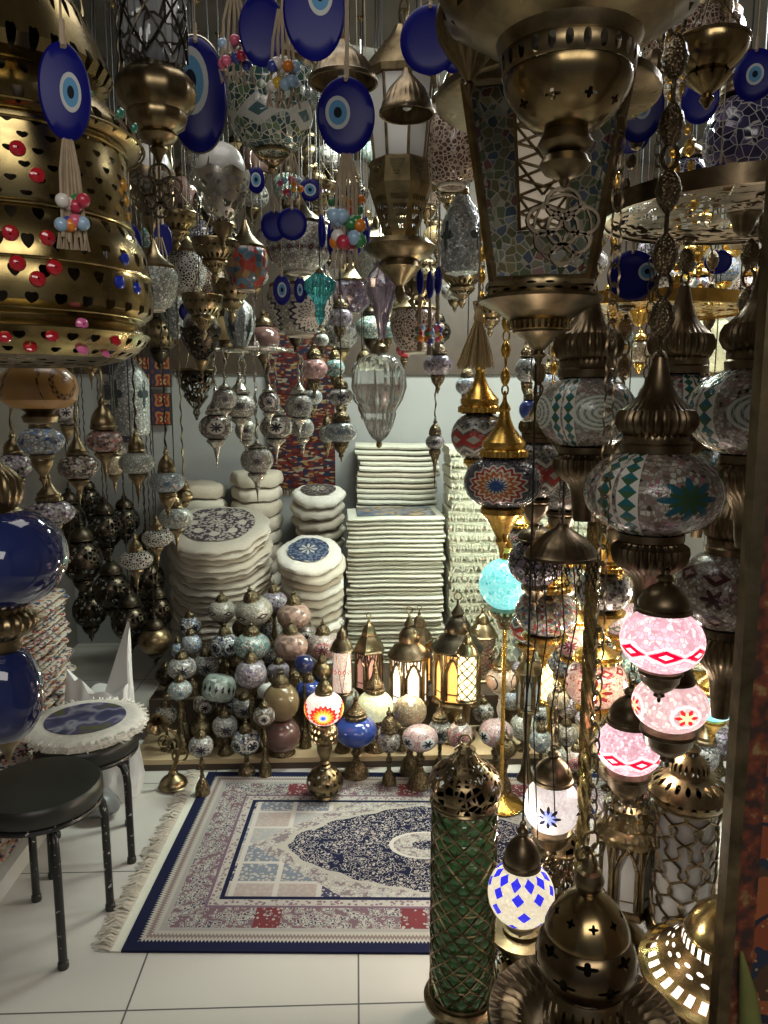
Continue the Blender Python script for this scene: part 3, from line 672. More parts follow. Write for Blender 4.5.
def b_amulet(it):
    """disc of blue glass with a painted eye, on a beaded twine"""
    s, p = it['s'], it['p']; R, Rz = it['w']/2*s, it['h']/2*s; rnd = random.Random(it['px']*7+it['py'])
    root = thing(it.get('name', 'evil_eye_amulet'), p, it['label'], 'amulet', it.get('group', 'blue glass eye amulets'), (it.get('tx', 0), it.get('ty', 0), face_cam(p)+it.get('rz', 0)))
    M = Matrix.Rotation(PI/2, 4, 'X')@Matrix.Diagonal((R, Rz, max(R, Rz), 1))
    th = it.get('th', .16)
    g = MB().lathe([(.001, -th*.62), (.4, -th*.6), (.7, -th*.52), (.93, -th*.36), (1, 0), (.93, th*.36), (.7, th*.52), (.4, th*.6), (.001, th*.62)], 36, M=M).build('glass_disc', 'blue_glass', root)
    if it.get('eye', 1):
        ex, ez = it.get('ex', 0)*R, it.get('ez', 0)*Rz; q = it.get('eye', 1)
        T = Matrix.Translation((ex, 0, ez))@M
        for nm, mt, r, a in (('eye_white', 'eye_white', .46, .65), ('eye_iris', 'eye_light', .34, .68), ('eye_pupil', 'eye_pupil', .15, .71)):
            MB().lathe([(.001, th*.4), (r*q, th*.4), (r*q*.97, th*a), (.001, th*a)], 26, M=T).build(nm, mt, root)
    zt = Rz*1.02
    MB().tube([(0, -.2*R, Rz*.86), (0, 0, zt), (0, .0, zt+.02)], .0035, 5).tube([(0, .1*R, Rz*.86), (0, 0, zt)], .0035, 5).build('loop', 'twine', root)
    if it.get('rim'): MB().ring((0, 0, 0), 1, R*.035, 'y', 40, 6, R*1.01, Rz*1.01).build('rim', 'silver_metal', root)
    if it.get('tassel'): tassel(root, -Rz*.98, it['tassel']*s, R*.85, rnd)
    hang(root, it, zt+.018, 'cord', 'twine', .6, False).data.materials[0] = MATS['twine']
    return root
def tassel(root, z0, L, W_, rnd, nb=6):
    st = MB()
    for i in range(nb):
        x = (i/(nb-1)-.5)*W_; y = rnd.uniform(-.3, .3)*W_*.5
        st.tube([(x*.3, 0, z0+.004), (x*.8, y, z0-L*.3), (x+rnd.uniform(-.1, .1)*W_, y, z0-L*rnd.uniform(.92, 1.0))], .0021, 4)
    st.build('tassel_strand', 'twine', root)
    for i in range(nb*2):
        x = (i % nb/(nb-1)-.5)*W_
        MB().ball((x+rnd.uniform(-.1, .1)*W_, rnd.uniform(-.3, .3)*W_-.004, z0-L*((.62 if i < nb else .8)+rnd.uniform(-.05, .05))), max(.006, L*.072), 10, 7).build('bead', rnd.choice(BEADS), root)
    for i in range(nb):
        x = (i/(nb-1)-.5)*W_*1.2
        m = MB()
        for j in range(4): m.tube([(x, 0, z0-L*.9), (x+rnd.uniform(-1, 1)*W_*.14, rnd.uniform(-1, 1)*W_*.14, z0-L*1.06)], .0014, 3)
        m.build('frayed_end', 'twine', root)
def b_tassel(it):
    s, p = it['s'], it['p']
    root = thing('bead_tassel', p, it['label'], 'tassel', it.get('group', 'beaded twine tassels'), (0, 0, face_cam(p)))
    tassel(root, it['h']/2*s, it['h']*s*.95, it['w']*s*.8, random.Random(it['px']), it.get('nb', 5))
    hang(root, it, it['h']/2*s, 'cord', 'twine', 1.1, False).data.materials[0] = MATS['twine']
    return root
def rimwave(m, n, R0, prof, M=None): pass
def b_bowl(it):
    """open mosaic or filigree bowl with brass cup, hung mouth upward or downward"""
    s, p = it['s'], it['p']; R, H = it['w']/2*s, it['h']*s
    root = thing(it.get('name', 'glass_bowl_lamp'), p, it['label'], 'lamp', it.get('group', 'bowl lamps under the ceiling'), (0, 0, face_cam(p)+it.get('rz', 0)))
    if it['shape'] == 'tulip':
        pr = [(.12, -.5), (.3, -.46), (.55, -.3), (.78, -.05), (.92, .2), (1, .42), (1.02, .5)]
        n = 48; m = MB(); m.lathe([(r*R, z*H) for r, z in pr], n, cap=False)
        for i in range(n):   # scalloped rim
            a = i/n*8 % 1; k = len(pr)-1
            m.v[k*n+i].z += H*.09*(1-abs(2*a-1))
        m.build('filigree_bowl', it['glass'], root)
        MB().lathe(globe_prof(R*.84, H*1.0, .3, 12), 28).build('glass_ball', it.get('inner', 'white_glass'), root, (0, 0, H*.66))
        mt = it.get('metal', 'antique_brass')
        MB().lathe(sc([(.02, -1.1), (.1, -1.0), (.06, -.9), (.22, -.75), (.34, -.6), (.38, -.5), (.2, -.44)], R, H), 20).build('bottom_cup', mt, root)
        m = MB()
        for a in (0, TAU/3, 2*TAU/3): m.tube([(R*cos(a)*.98, R*sin(a)*.98, H*.45), (R*cos(a)*.5, R*sin(a)*.5, H*1.3), (0, 0, H*1.9)], .0016, 4)
        m.build('hanging_chain', mt, root); hang(root, it, H*1.88, 'cord')
    elif it['shape'] == 'dish':    # shallow dish seen from below, ring underneath
        pr = [(.3, -.5), (.62, -.42), (.86, -.2), (1, .15), (.99, .38), (.9, .5)]
        MB().lathe([(r*R, z*H) for r, z in pr], 40).build('bowl', it['glass'], root)
        MB().ring((0, 0, -.5*H), .36*R, .05*R, 'z', 26, 8).build('bottom_ring', it.get('ringmat', 'cream_glass'), root)
        cp = MB().lathe(sc([(.9, .48), (.93, .56), (.6, .7), (.3, .86), (.12, 1.1), (.06, 1.2)], R, H), 28).build('canopy_cap', it.get('metal', 'antique_brass'), root)
        MB().ring((0, 0, 1.22*H), R*.06, R*.015, 'y').build('ring', it.get('metal', 'antique_brass'), cp); hang(root, it, 1.24*H, it.get('chain', 'cord'))
    elif it['shape'] == 'cup':     # brass cup pendant with pierced bowl
        pr = [(.04, -.5), (.12, -.42), (.2, -.36), (.14, -.28), (.3, -.2), (.5, -.1), (.62, -.02), (.55, .04), (.8, .16), (.95, .3), (1, .42), (1, .5), (.9, .5)]
        MB().lathe([(r*R, z*H) for r, z in pr], 30).build('pierced_cup', it['glass'], root)
        MB().ring((0, 0, .5*H), R, R*.05, 'z', 26, 6).build('rim', it.get('metal', 'antique_brass'), root)
        m = MB()
        for a in (0, TAU/3, 2*TAU/3): m.tube([(R*cos(a)*.96, R*sin(a)*.96, H*.5), (0, 0, H*1.3)], .0016, 4)
        m.build('hanging_chain', it.get('metal', 'antique_brass'), root); hang(root, it, 1.3*H, 'cord')
    elif it['shape'] == 'bell':    # bell cap open downward
        pr = [(.92, -.48), (1, -.5), (1, -.42), (.93, -.36), (.86, -.2), (.66, .04), (.44, .2), (.3, .3), (.18, .38), (.12, .5)]
        c = MB().lathe([(r*R, z*H) for r, z in pr], 72, (30, .02, 3, 6), cap=False).build('bell_cap', it['glass'], root)
        MB().ring((0, 0, -.48*H), R*.96, R*.035, 'z', 30, 6).build('rim', it.get('metal', 'dark_bronze'), root)
        MB().lathe(sc([(.05, -.4), (.16, -.36), (.16, .0), (.06, .1)], R, H), 12).build('lamp_socket', 'milk_glass', root)
        hang(root, it, .5*H, it.get('chain', 'cord'))
    elif it['shape'] == 'vase':
        pr = it['prof']; MB().lathe([(r*R, z*H) for r, z in pr], 36, it.get('rib')).build('glass_body', it['glass'], root)
        z = max(q for _, q in pr)*H
        MB().lathe(sc([(.3, 0), (.34, .02), (.3, .08), (.12, .12), (.05, .16)], R, H, z-.01*H), 20).build('cap', it.get('metal', 'antique_brass'), root); hang(root, it, z+.14*H, it.get('chain', 'cord'))
        z = min(q for _, q in pr)*H
        MB().ball((0, 0, z-.02*H), R*.12, 10, 6, 1.3).build('finial', it.get('metal', 'antique_brass'), root)
    return root
def hexr(k): return lambda a: 1
def prism(m, n, r0, z0, r1, z1, cap=True, off=0):
    b = len(m.v)
    for r, z in ((r0, z0), (r1, z1)):
        for i in range(n): m.v.append(Vector((r*cos(TAU*i/n+off), r*sin(TAU*i/n+off), z)))
    for i in range(n):
        k = (i+1) % n; m.face((b+i, b+k, b+n+k, b+n+i), [(0, 0), (1, 0), (1, 1), (0, 1)])
    if cap: m.face(tuple(b+i for i in reversed(range(n)))); m.face(tuple(b+n+i for i in range(n)))
    return m
def b_lantern(it):
    """standing lantern: w x h is the glazed body; roof height, base height in px"""
    s, p = it['s'], it['p']; R, H = it['w']/2*s, it['h']*s; n = it.get('n', 6); zb = p.z-H/2
    h = floor_h(p.x, p.y) if it.get('onfloor', 1) else it['z0']; bh = zb-h
    root = thing(it.get('name', 'metal_lantern'), (p.x, p.y, h+.0005), it['label'], 'lantern', it.get('group', 'standing lanterns'), (0, 0, face_cam(p)+it.get('rz', 0)))
    m = it.get('metal', 'antique_brass'); zb -= h; zt = zb+H
    nn = n if n < 12 else 40
    q = it.get('baser', 1.12)
    bm = MB(); fh = min(bh, .35*R); stem = bh-fh > .02
    if stem: bm.lathe([(R*.8, 0), (R*.84, .008), (R*.5, min(.04, bh*.3)), (R*.22, bh*.45), (R*.25, bh*.6), (R*.5, bh-fh-.004), (R*.55, bh-fh)], 24)
    bm.lathe([(R*.9, max(0, bh-fh)), (R*q, max(0, bh-fh)+fh*.1), (R*q, max(0, bh-fh)+fh*.45), (R*1.02, max(0, bh-fh)+fh*.7), (R*1.04, zb)], nn)
    bm.build('base', it.get('basemat', m), root)
    if n < 12:
        for i in range(n):
            a0, a1 = TAU*i/n, TAU*(i+1)/n; g = MB(); rr = R*.97
            A, B = Vector((rr*cos(a0), rr*sin(a0), 0)), Vector((rr*cos(a1), rr*sin(a1), 0)); zz = Vector((0, 0, 1)); inn = ((A+B)/2)*-.03
            vs = [A+zz*zb, B+zz*zb, B+zz*zt, A+zz*zt]; b = 0
            g.v = vs+[v+inn for v in vs]
            for f in ((0, 1, 2, 3), (7, 6, 5, 4), (0, 4, 5, 1), (1, 5, 6, 2), (2, 6, 7, 3), (3, 7, 4, 0)): g.face(f, [(0, 0), (1, 0), (1, 1), (0, 1)])
            gp = g.build('glass_panel', it['glass'], root, smooth=False)
            # cut-out arch trim in front of the panel
            tr = MB(); mid = (A+B)/2*1.0; dx = (B-A).normalized(); wd = (B-A).length
            o = mid.normalized()*.004
            def pt(u, z): return mid+o+dx*(u*wd/2)+Vector((0, 0, z))
            tr.tube([pt(-.75, zb+H*.03), pt(-.75, zb+H*.62), pt(-.45, zb+H*.8), pt(0, zb+H*.93), pt(.45, zb+H*.8), pt(.75, zb+H*.62), pt(.75, zb+H*.03)], R*.085, 5)
            for u in (-.8, -.4, 0, .4, .8): tr.tube([pt(u, zt-.001), pt(u*.9, zb+H*(.86 if abs(u) < .5 else .75))], R*.05, 4)
            tr.tube([pt(-.8, zb+H*.16), pt(.8, zb+H*.16)], R*.035, 4)
            tr.build('arch_trim', m, gp)
        fr = MB()
        for i in range(n):
            a = TAU*i/n; fr.tube([(R*cos(a), R*sin(a), zb-.003), (R*cos(a), R*sin(a), zt+.003)], R*.065, 6)
        fr.build('corner_frame', m, root)
    else:
        g = MB(); gr = it.get('bump', 0)
        if gr:
            rows = it.get('rows', 20); cols = it.get('cols', 14); N = cols*6; J = rows*5
            pr = [(R*.93, zb+H*j/J) for j in range(J+1)]; g.lathe(pr, N)
            for j in range(J+1):
                for i in range(N):
                    u = i/N*cols; v = j/J*rows; e = abs(sin(PI*u+(PI/2)*(int(v) % 2)))*abs(sin(PI*v))
                    vv = g.v[j*N+i]; k = 1+gr*(e**.6); vv.x *= k; vv.y *= k
        else: g.lathe([(R*.93, zb+H*j/6) for j in range(7)], 36)
        g.build('glass_cylinder', it['glass'], root)
        fr = MB(); tw = it.get('turns', 1.0); cnt = it.get('strands', 10); wav = it.get('wave', 0)
        for sg in (1, -1):
            for i in range(cnt):
                pts = []
                for j in range(41):
                    t = j/40; a = TAU*i/cnt+sg*TAU*tw*t+wav*sin(t*it.get('wn', 20)*PI)*sg
                    pts.append((R*1.0*cos(a), R*1.0*sin(a), zb+H*t))
                fr.tube(pts, it.get('wire', .035)*R, 4)
        for z in (zb, zt): fr.ring((0, 0, z), R*1.01, R*.06, 'z', 36, 6)
        if it.get('hoops'):
            for j in range(1, it['hoops']): fr.ring((0, 0, zb+H*j/it['hoops']), R, R*.025, 'z', 32, 4)
        fr.build('lattice', m, root)
    rh = it['roof']*s; rw = it.get('roofw', 1.22)
    rp = it.get('roofprof') or [(.9, 0), (1, .0), (1, .04), (.93, .07), (.9, .1), (.72, .3), (.5, .42), (.44, .46), (.46, .5), (.42, .56), (.36, .68), (.2, .78), (.1, .82), (.12, .86), (.06, .92), (.03, 1)]
    rf = MB().lathe([(r*R*rw, zt+z*rh) for r, z in rp], nn if n < 12 and it.get('hexroof', 1) else 40).build('roof', it.get('roofmat', m), root, smooth=True)
    MB().ring((0, 0, zt+rh+R*.16), R*.17, R*.035, 'y', 16, 5).build('carrying_ring', m, rf)
    if it.get('bulb'): MB().ball((0, 0, zb+H*.45), R*.35, 12, 8, 1.5).build('bulb', it['bulb'], root)
    return root
BUILD = dict(pend=b_pend, stand=b_stand, amulet=b_amulet, tassel=b_tassel, hanging=b_bowl, lantern=b_lantern)
# ------------------------------------------------------------------ the room
MB_ = MB
f = MB(); f.box(-1.95, 2.05, -2.2, 5.1, -.1, 0); struct('floor', f, 'floor_tile')
f = MB(); f.box(-1.95, 2.05, -1.4, 5.1, CEIL, CEIL+.1); struct('ceiling', f, 'ceiling_paint')
f = MB(); f.box(-1.95, 2.05, 5.0, 5.1, 0, CEIL); struct('wall_back', f, 'wall_paint')
f = MB(); f.box(-1.95, -1.85, -1.4, 5.0, 0, CEIL); struct('wall_left', f, 'wall_side_paint')
f = MB(); f.box(1.95, 2.05, -1.4, 5.0, 0, CEIL); struct('wall_right', f, 'wall_side_paint')
ORD = ['first', 'second', 'third', 'fourth', 'fifth', 'sixth', 'seventh', 'eighth', 'ninth', 'tenth', 'eleventh', 'twelfth', 'thirteenth', 'fourteenth', 'fifteenth', 'sixteenth', 'seventeenth', 'eighteenth', 'nineteenth', 'twentieth', 'twenty-first', 'twenty-second', 'twenty-third', 'twenty-fourth', 'twenty-fifth', 'twenty-sixth', 'twenty-seventh', 'twenty-eighth', 'twenty-ninth', 'thirtieth', 'thirty-first', 'thirty-second', 'thirty-third', 'thirty-fourth', 'thirty-fifth', 'thirty-sixth', 'thirty-seventh', 'thirty-eighth', 'thirty-ninth', 'fortieth', 'forty-first', 'forty-second']
# carpet with fringe
pc, _ = P(424, 841, 2.79)
RUG = Vector((P(424, 841, 2.6)[0].x, 2.572, 0)); RROT = -math.radians(2.6)
rug = thing('oriental_carpet', RUG, 'navy bordered oriental carpet with a dark floral medallion lying on the white tiles', 'carpet', None, (0, 0, RROT))
m = MB(); m.box(-.91, .91, -.546, .546, .0006, .008); m.build('woven_field', 'oriental_carpet', rug, smooth=False)
for sx in (-1, 1):
    m = MB(); m.box(min(sx*.9105, sx*.945), max(sx*.9105, sx*.945), -.546, .546, .0006, .005); e = m.build('edge_band', 'cream_wool_b', rug, smooth=False)
    rnd = random.Random(3); fr = MB()
    for i in range(150):
        y = -.54+1.08*i/149; L = rnd.uniform(.04, .07); q = rnd.uniform(-.03, .03)
        fr.tube([(sx*.94, y, .004), (sx*(.945+L*.4), y+q*.3, .009+rnd.random()*.008), (sx*(.945+L), y+q, .003)], [.003, .0035, .002], 4)
    fr.build('fringe', 'ecru_fleece_b', e)
# stepped display stand
st = thing('display_stand', (.385, 3.6, 0), 'low stepped wooden stand crowded with lamps behind the carpet', 'display stand')
edges = [e for e, _ in STEPS]+[3.98]
for i, (e, h) in enumerate(STEPS):
    m = MB(); m.box(-1.365, 1.365, e-3.6, edges[i+1]-3.6-.0004, .0005, h-.022); m.build('riser', 'wood_dark', st, smooth=False)
    m = MB(); m.box(-1.365, 1.365, e-3.6, edges[i+1]-3.6-.0004, h-.0215, h); m.build('tread', 'wood_pale' if i == 0 else 'wood_dark', st, smooth=False)
# ------------------------------------------------------------------ folded textiles
def slab(w, d, t, wob=.0, seed=0, nx=12, rnd=None):
    m = MB(); n = 12; ph = seed
    for i in range(nx+1):
        x = -w/2+w*i/nx; dz = wob*(sin(x*9+ph)+.5*sin(x*21+ph*2)); e = 1 if 0 < i < nx else .93
        for k in range(n):
            a = TAU*k/n; cy, cz = cos(a), sin(a)
            y = (abs(cy)**.22)*(1 if cy >= 0 else -1)*d/2*e; z = (abs(cz)**.7)*(1 if cz >= 0 else -1)*t/2*e
            m.v.append(Vector((x, y, z+dz)))
    for i in range(nx):
        for k in range(n):
            q = (k+1) % n; m.face((i*n+k, (i+1)*n+k, (i+1)*n+q, i*n+q))
    m.face(tuple(range(n))); m.face(tuple(nx*n+k for k in reversed(range(n))))
    return m
def stack(cx, cy, z0, z1, w, d, t, mats, name, labels, cat, group, rz=0, fringe=False, jit=.008, wob=.002, top=None, lean=(0, 0)):
    n = int((z1-z0)/t); t = (z1-z0)/n; rnd = random.Random(int(cx*100)+int(z1*100)); sd = rnd.random()*6
    # the lowest piece lies on the floor (or on what z0 stands for)
    for i in range(n):
        k = n-1-i; lab = labels(k, n)
        ww = w*rnd.uniform(.96, 1.02)
        mb = slab(ww, d*rnd.uniform(.92, 1.02), t*rnd.uniform(*((.84, .93) if 'kilim' in name else (.93, .97))), wob, sd)
        o = mb.build(name, rnd.choice(mats), None, (cx+rnd.uniform(-jit, jit)+lean[0]*i/n, cy+rnd.uniform(-jit, jit)+lean[1]*i/n, z0+t*(i+.5)+.001), (0, 0, rz+rnd.uniform(-.03, .03)))
        tag(o, lab, cat, group)
        if fringe:
            fr = MB()
            for j in range(26):
                x = -ww/2+ww*j/25; L = rnd.uniform(.03, .06)
                fr.tube([(x, -d*.46, .0), (x+rnd.uniform(-.008, .008), -d*.5-L*.45, .004), (x+rnd.uniform(-.014, .014), -d*.5-L*.6, -L*.5)], [.0045, .0045, .002], 4)
            fr.build('fringe', 'fringed_wool', o)
        if i == n-1 and top: top(o, ww, d, t)
    return n
def lab_of(what, where):
    def f(k, n):
        if k == 0: return 'topmost %s, %s' % (what, where)
        if k == n-1: return 'lowest %s, %s' % (what, where)
        return '%s %s from top, %s' % (what, ORD[k], where)
    return f
CW = ['cream_wool_a', 'cream_wool_b', 'cream_wool_c', 'cream_wool_d']; EF = ['ecru_fleece_a', 'ecru_fleece_b', 'ecru_fleece_c']
def city_top(o, w, d, t):
    m = MB(); m.box(-w*.4, w*.42, -d*.36, d*.4, t*.5+.003, t*.5+.006); m.build('printed_picture', 'picture_city', o, smooth=False)
p, s = P(395, 560, 4.3)
stack(p.x, 4.42, 0, .955, .545, .44, .0245, CW, 'folded_rug', lab_of('folded cream rug', 'tall pale pile behind the lit lanterns'), 'rug', 'folded rugs in the tall pale pile', 0, top=city_top)
p, s = P(395, 470, 4.82)
stack(p.x+.01, 4.83, 0, 1.33, .5, .26, .034, CW+['ecru_fleece_a'], 'folded_blanket', lab_of('folded grey-cream blanket', 'higher pile against the wall'), 'blanket', 'folded blankets against the back wall', .02, wob=.004, jit=.01)
p, s = P(480, 560, 4.35)
stack(p.x, 4.42, 0, 1.34, .38, .42, .058, ['fringed_wool'], 'fringed_throw', lab_of('cream throw with fringed edge', 'fringed pile beside the pale rugs'), 'throw', 'fringed throws beside the rugs', 0, fringe=True, wob=.003)
p, s = P(548, 560, 4.5)
stack(p.x+.06, 4.5, 0, 1.22, .34, .4, .058, ['fringed_wool'], 'fringed_throw', lab_of('cream throw with tasselled edge', 'pile behind the gold lamps'), 'throw', 'fringed throws behind the gold lamps', 0, fringe=True, wob=.003)
# left: kilims on a white plinth
pl = MB(); pl.box(-1.84, -1.15, 1.6, 3.2, 0, .064); struct('trim_1', pl, 'white_board')
KL = ['kilim_a', 'kilim_b', 'kilim_c']
stack(-1.44, 2.98, .064, .82, .42, .5, .0235, KL, 'kilim_cushion_cover', lab_of('striped multicolour kilim cover', 'far pile by the white bag'), 'kilim', 'kilim covers in the far pile', PI/2, wob=.003, jit=.014)
stack(-1.44, 2.53, .064, .76, .38, .52, .0265, KL, 'kilim_cushion_cover', lab_of('patterned red-and-white kilim cover', 'pile behind the blue globe lamp'), 'kilim', 'kilim covers in the near pile', PI/2, wob=.003, jit=.018)
stack(-1.42, 2.05, .064, .30, .5, .5, .027, KL, 'kilim_cushion_cover', lab_of('dark red patterned kilim cover', 'low pile behind the black stool'), 'kilim', 'kilim covers in the low pile', PI/2, wob=.003, jit=.014)
# round cushion covers
def cushion_mb(R, t, rnd, n=40, rough=.025, ph=None):
    m = MB(); pr = [(.001, -.42), (.8, -.5), (.95, -.4), (1, -.1), (.99, .2), (.93, .42), (.8, .5), (.001, .44)]
    m.lathe([(r*R, z*t) for r, z in pr], n, cap=False)
    jit = [rnd.uniform(-rough, rough)+.02*sin(3*TAU*i/n+rnd.random()) for i in range(n)]
    for j in range(2, 6):
        for i in range(n):
            v = m.v[j*n+i]; k = 1+jit[i]+rnd.uniform(-.006, .006); v.x *= k; v.y *= k
    if ph is not None:
        for v in m.v:
            q = min(1.05, math.hypot(v.x, v.y)/R); a = math.atan2(v.y, v.x)
            v.z += q**3*(-.016+.008*sin(2*a+ph)+.006*sin(5*a+ph*2)+.003*sin(11*a+ph))
    return m
def round_stack(cx, cy, z0, z1, R, n, mats, what, where, group, tilt, name='round_cushion', top=None, mat_top=None, lean=0.0, r_top=1.0, topmat='fleece'):
    rnd = random.Random(int(cx*50)+n); t = (z1-z0)/n; x, y, z = cx, cy, z0; ph = rnd.random()*6
    lf = lab_of(what, where)
    for i in range(n):
        a = tilt*i/(n-1); nx, ny, nz = lean, -sin(a), cos(a)
        x += lean*t; y += ny*t; z += nz*t
        k = n-1-i; rr = R*(1+(r_top-1)*i/n)*rnd.uniform(.94, 1.03)
        thick = t*rnd.uniform(.7, .79) if tilt > .05 else t*rnd.uniform(.86, .97)
        o = cushion_mb(rr, thick, rnd, 48, .025, ph).build(name, mats[k % len(mats)] if k else topmat, None, (x+rnd.uniform(-.01, .01), y, z-t/2+.001), (a, 0, 0))
        tag(o, lf(k, n), 'cushion', group)
        if k == 0 and top:
            md = MB().lathe([(.001, thick*.5+.002), (R*top[1]*.5, thick*.5+.003), (R*top[1], thick*.5+.004), (R*top[1], thick*.5+.007), (R*top[1]*.5, thick*.5+.007), (.001, thick*.5+.007)], 40)
            for v in md.v:
                q = math.hypot(v.x, v.y)/rr; a_ = math.atan2(v.y, v.x); v.z += q**3*(-.016+.008*sin(2*a_+ph)+.006*sin(5*a_+ph*2)+.003*sin(11*a_+ph))
            md.build('printed_medallion', top[0], o)
p, s = P(224, 590, 4.22)
round_stack(p.x-.01, 4.35, 0, .95, .28, 24, EF, 'round cream cushion', 'wide stack behind the lamps', 'wide stack of round cushions', .31, top=('print_red', .72), topmat='ecru_fleece_b')
p, s = P(308, 600, 4.2)
round_stack(p.x+.02, 4.31, 0, 0.82, .185, 14, EF+['fleece'], 'round sheepskin-edged cushion', 'narrow stack beside the pale rugs', 'narrow stack of round cushions', .4, top=('print_blue', .62))
p, s = P(320, 510, 4.7)
round_stack(p.x-.01, 4.805, 0, 1.075, .165, 14, EF, 'round woolly cushion', 'back stack beside the blankets', 'back stack of round cushions', .2, top=('print_dark', .66))
p, s = P(262, 480, 4.8)
round_stack(p.x-.04, 4.8, 0, 1.17, .165, 13, EF, 'flat ecru cushion', 'stack below the silver lamps', 'slumped stack of flat cushions', 0.0, topmat='ecru_fleece_a')
p, s = P(200, 480, 4.8)
round_stack(p.x-.02, 4.78, 0, 1.10, .19, 12, EF, 'flat beige cushion', 'stack in the back corner', 'slumped stack in the back corner', 0.0, topmat='ecru_fleece_c')
# ------------------------------------------------------------------ stools
def stool(cx, cy, seat_z, R, label, rz, th=.06):
    r = thing('metal_stool', (cx, cy, 0), label, 'stool', 'black stools', (0, 0, rz))
    MB().lathe([(R*.9, -th), (R*.97, -th*.95), (R, -th*.8), (R*1.005, -th*.5), (R, -th*.2), (R*.96, -th*.04), (R*.85, 0), (R*.4, .004), (.001, .005)], 48, cap=False).build('seat_cushion', 'black_vinyl', r, (0, 0, seat_z))
    fr = MB(); fr.ring((0, 0, seat_z-th-.008), R*.94, .009, 'z', 44, 8); fr.lathe([(R*.9, seat_z-th-.012), (R*.93, seat_z-th-.004), (R*.9, seat_z-th)], 40); fr.build('seat_rim', 'chipped_paint', r)
    for i in range(4):
        a = TAU*i/4+PI/4; ca, sa = cos(a), sin(a)
        pts = [(q*ca, q*sa, z) for q, z in ((R*.55, seat_z-th-.024), (R*.82, seat_z-th-.024), (R*.93, seat_z-th-.034), (R*.99, seat_z-th-.06), (R*1.02, seat_z-th-.1), (R*1.03, .012))]
        lg = MB().tube(pts, .0125, 10).build('leg', 'chipped_paint', r)
        MB().lathe([(.015, .0005), (.016, .006), (.015, .02), (.013, .022)], 12).build('foot_cap', 'black_vinyl', lg, (R*1.03*ca, R*1.03*sa, 0))
    return r
stool(-.938, 2.166, .485, .177, 'black vinyl stool with a bare round seat standing nearest on the tiles', math.radians(-12))
stool(-.95, 2.60, .445, .175, 'black stool wearing a white fleece cover, behind the bare stool', math.radians(18))
rnd = random.Random(5)
cov = cushion_mb(.2, .045, rnd, 90, .02).build('stool_cover', 'fleece', None, (-.95, 2.60, .445+.0285))
tag(cov, 'white fleece seat cover with a purple picture, lying on the farther stool', 'seat cover')
MB().lathe([(.001, .021), (.135, .0235), (.135, .026), (.001, .027)], 44).build('printed_picture', 'picture_purple', cov)
tf = MB()
for i in range(260):
    a = TAU*i/260+rnd.uniform(-.01, .01); r0 = .19; r1 = .2+rnd.uniform(.004, .016); z = rnd.uniform(-.012, .018)
    tf.tube([(r0*cos(a), r0*sin(a), z), (r1*cos(a+.02), r1*sin(a+.02), z+rnd.uniform(-.006, .008))], [.005, .002], 3)
tf.build('fleece_edge', 'fleece', cov)
# ------------------------------------------------------------------ plastic bag
def bag(cx, cy, w, d, h, label, seed, mat='bag_plastic'):
    rnd = random.Random(seed); n = 64; J = 30; m = MB()
    ph = [rnd.random()*6 for _ in range(8)]
    for j in range(J+1):
        t = j/J
        for i in range(n):
            a = TAU*i/n
            k = 1+.07*sin(3*a+ph[0]+t*3)+.05*sin(7*a+ph[1]-t*6)+.035*abs(sin(6*a+ph[2]+t*5))+.03*abs(sin(9*a-t*13+ph[4]))
            k *= (.86+.14*min(1, t*6))*(1-.12*t)
            x = w/2*k*(abs(cos(a))**.75)*(1 if cos(a) >= 0 else -1); y = d/2*k*(abs(sin(a))**.8)*(1 if sin(a) >= 0 else -1)*(1-.5*t*t)
            z = h*t+(t**3)*h*(.1*sin(2*a+ph[3])+.07*abs(sin(5*a+ph[5]))+.42*max(0, cos(a-.2))**10)
            m.v.append(Vector((x, y, z)))
    for j in range(J):
        for i in range(n): k = (i+1) % n; m.face((j*n+i, j*n+k, (j+1)*n+k, (j+1)*n+i))
    m.face(tuple(reversed(range(n)))); b = len(m.v); m.v.append(Vector((0, 0, h*.86)))
    for i in range(n): m.face((J*n+i, J*n+(i+1) % n, b))
    o = m.build('plastic_bag', mat, None, (cx, cy, .001), angle=22); tag(o, label, 'bag')
    return o
p, s = P(116, 700, 3.0)
bag(p.x-.04, 2.99, .27, .2, .47, 'tall white plastic bag standing open behind the covered stool', 4)
p, s = P(112, 800, 3.0)
m = MB(); rnd = random.Random(9)
m.lathe(globe_prof(.065, .1, .2, 12), 22)
for v in m.v: k = 1+.12*sin(v.x*60+v.z*50)+rnd.uniform(-.04, .04); v.x *= 1.25*k; v.y *= k
o = m.build('plastic_bundle', 'plastic_film', None, (-1.0, 2.82, .058), angle=20); tag(o, 'small clear plastic bundle of wares lying under the covered stool', 'bundle')
for i, (x, y, z) in enumerate(((-.03, -.01, -.01), (.04, .01, -.015), (0, .02, .012))):
    MB().ball((x*.7, y, z), .022, 10, 7, .8).build('wrapped_ware', ('m_silver', 'm_lilac', 'bead_white')[i], o)
OBST += [(-.935, 2.166, .2, [(.2, 0, .49)]), (-.95, 2.6, .21, [(.21, 0, .51)]), (P(116, 700, 3.0)[0].x, 3.0, .18, [(.18, 0, .66)]), (-1.0, 2.82, .09, [(.09, 0, .12)])]
f = MB(); f.box(-1.849, 1.949, 4.975, 4.9995, 1.76, CEIL-.001); struct('added_dark_panel', f, 'wood_dark')  # dark sheet added over the upper wall, standing in for its shade
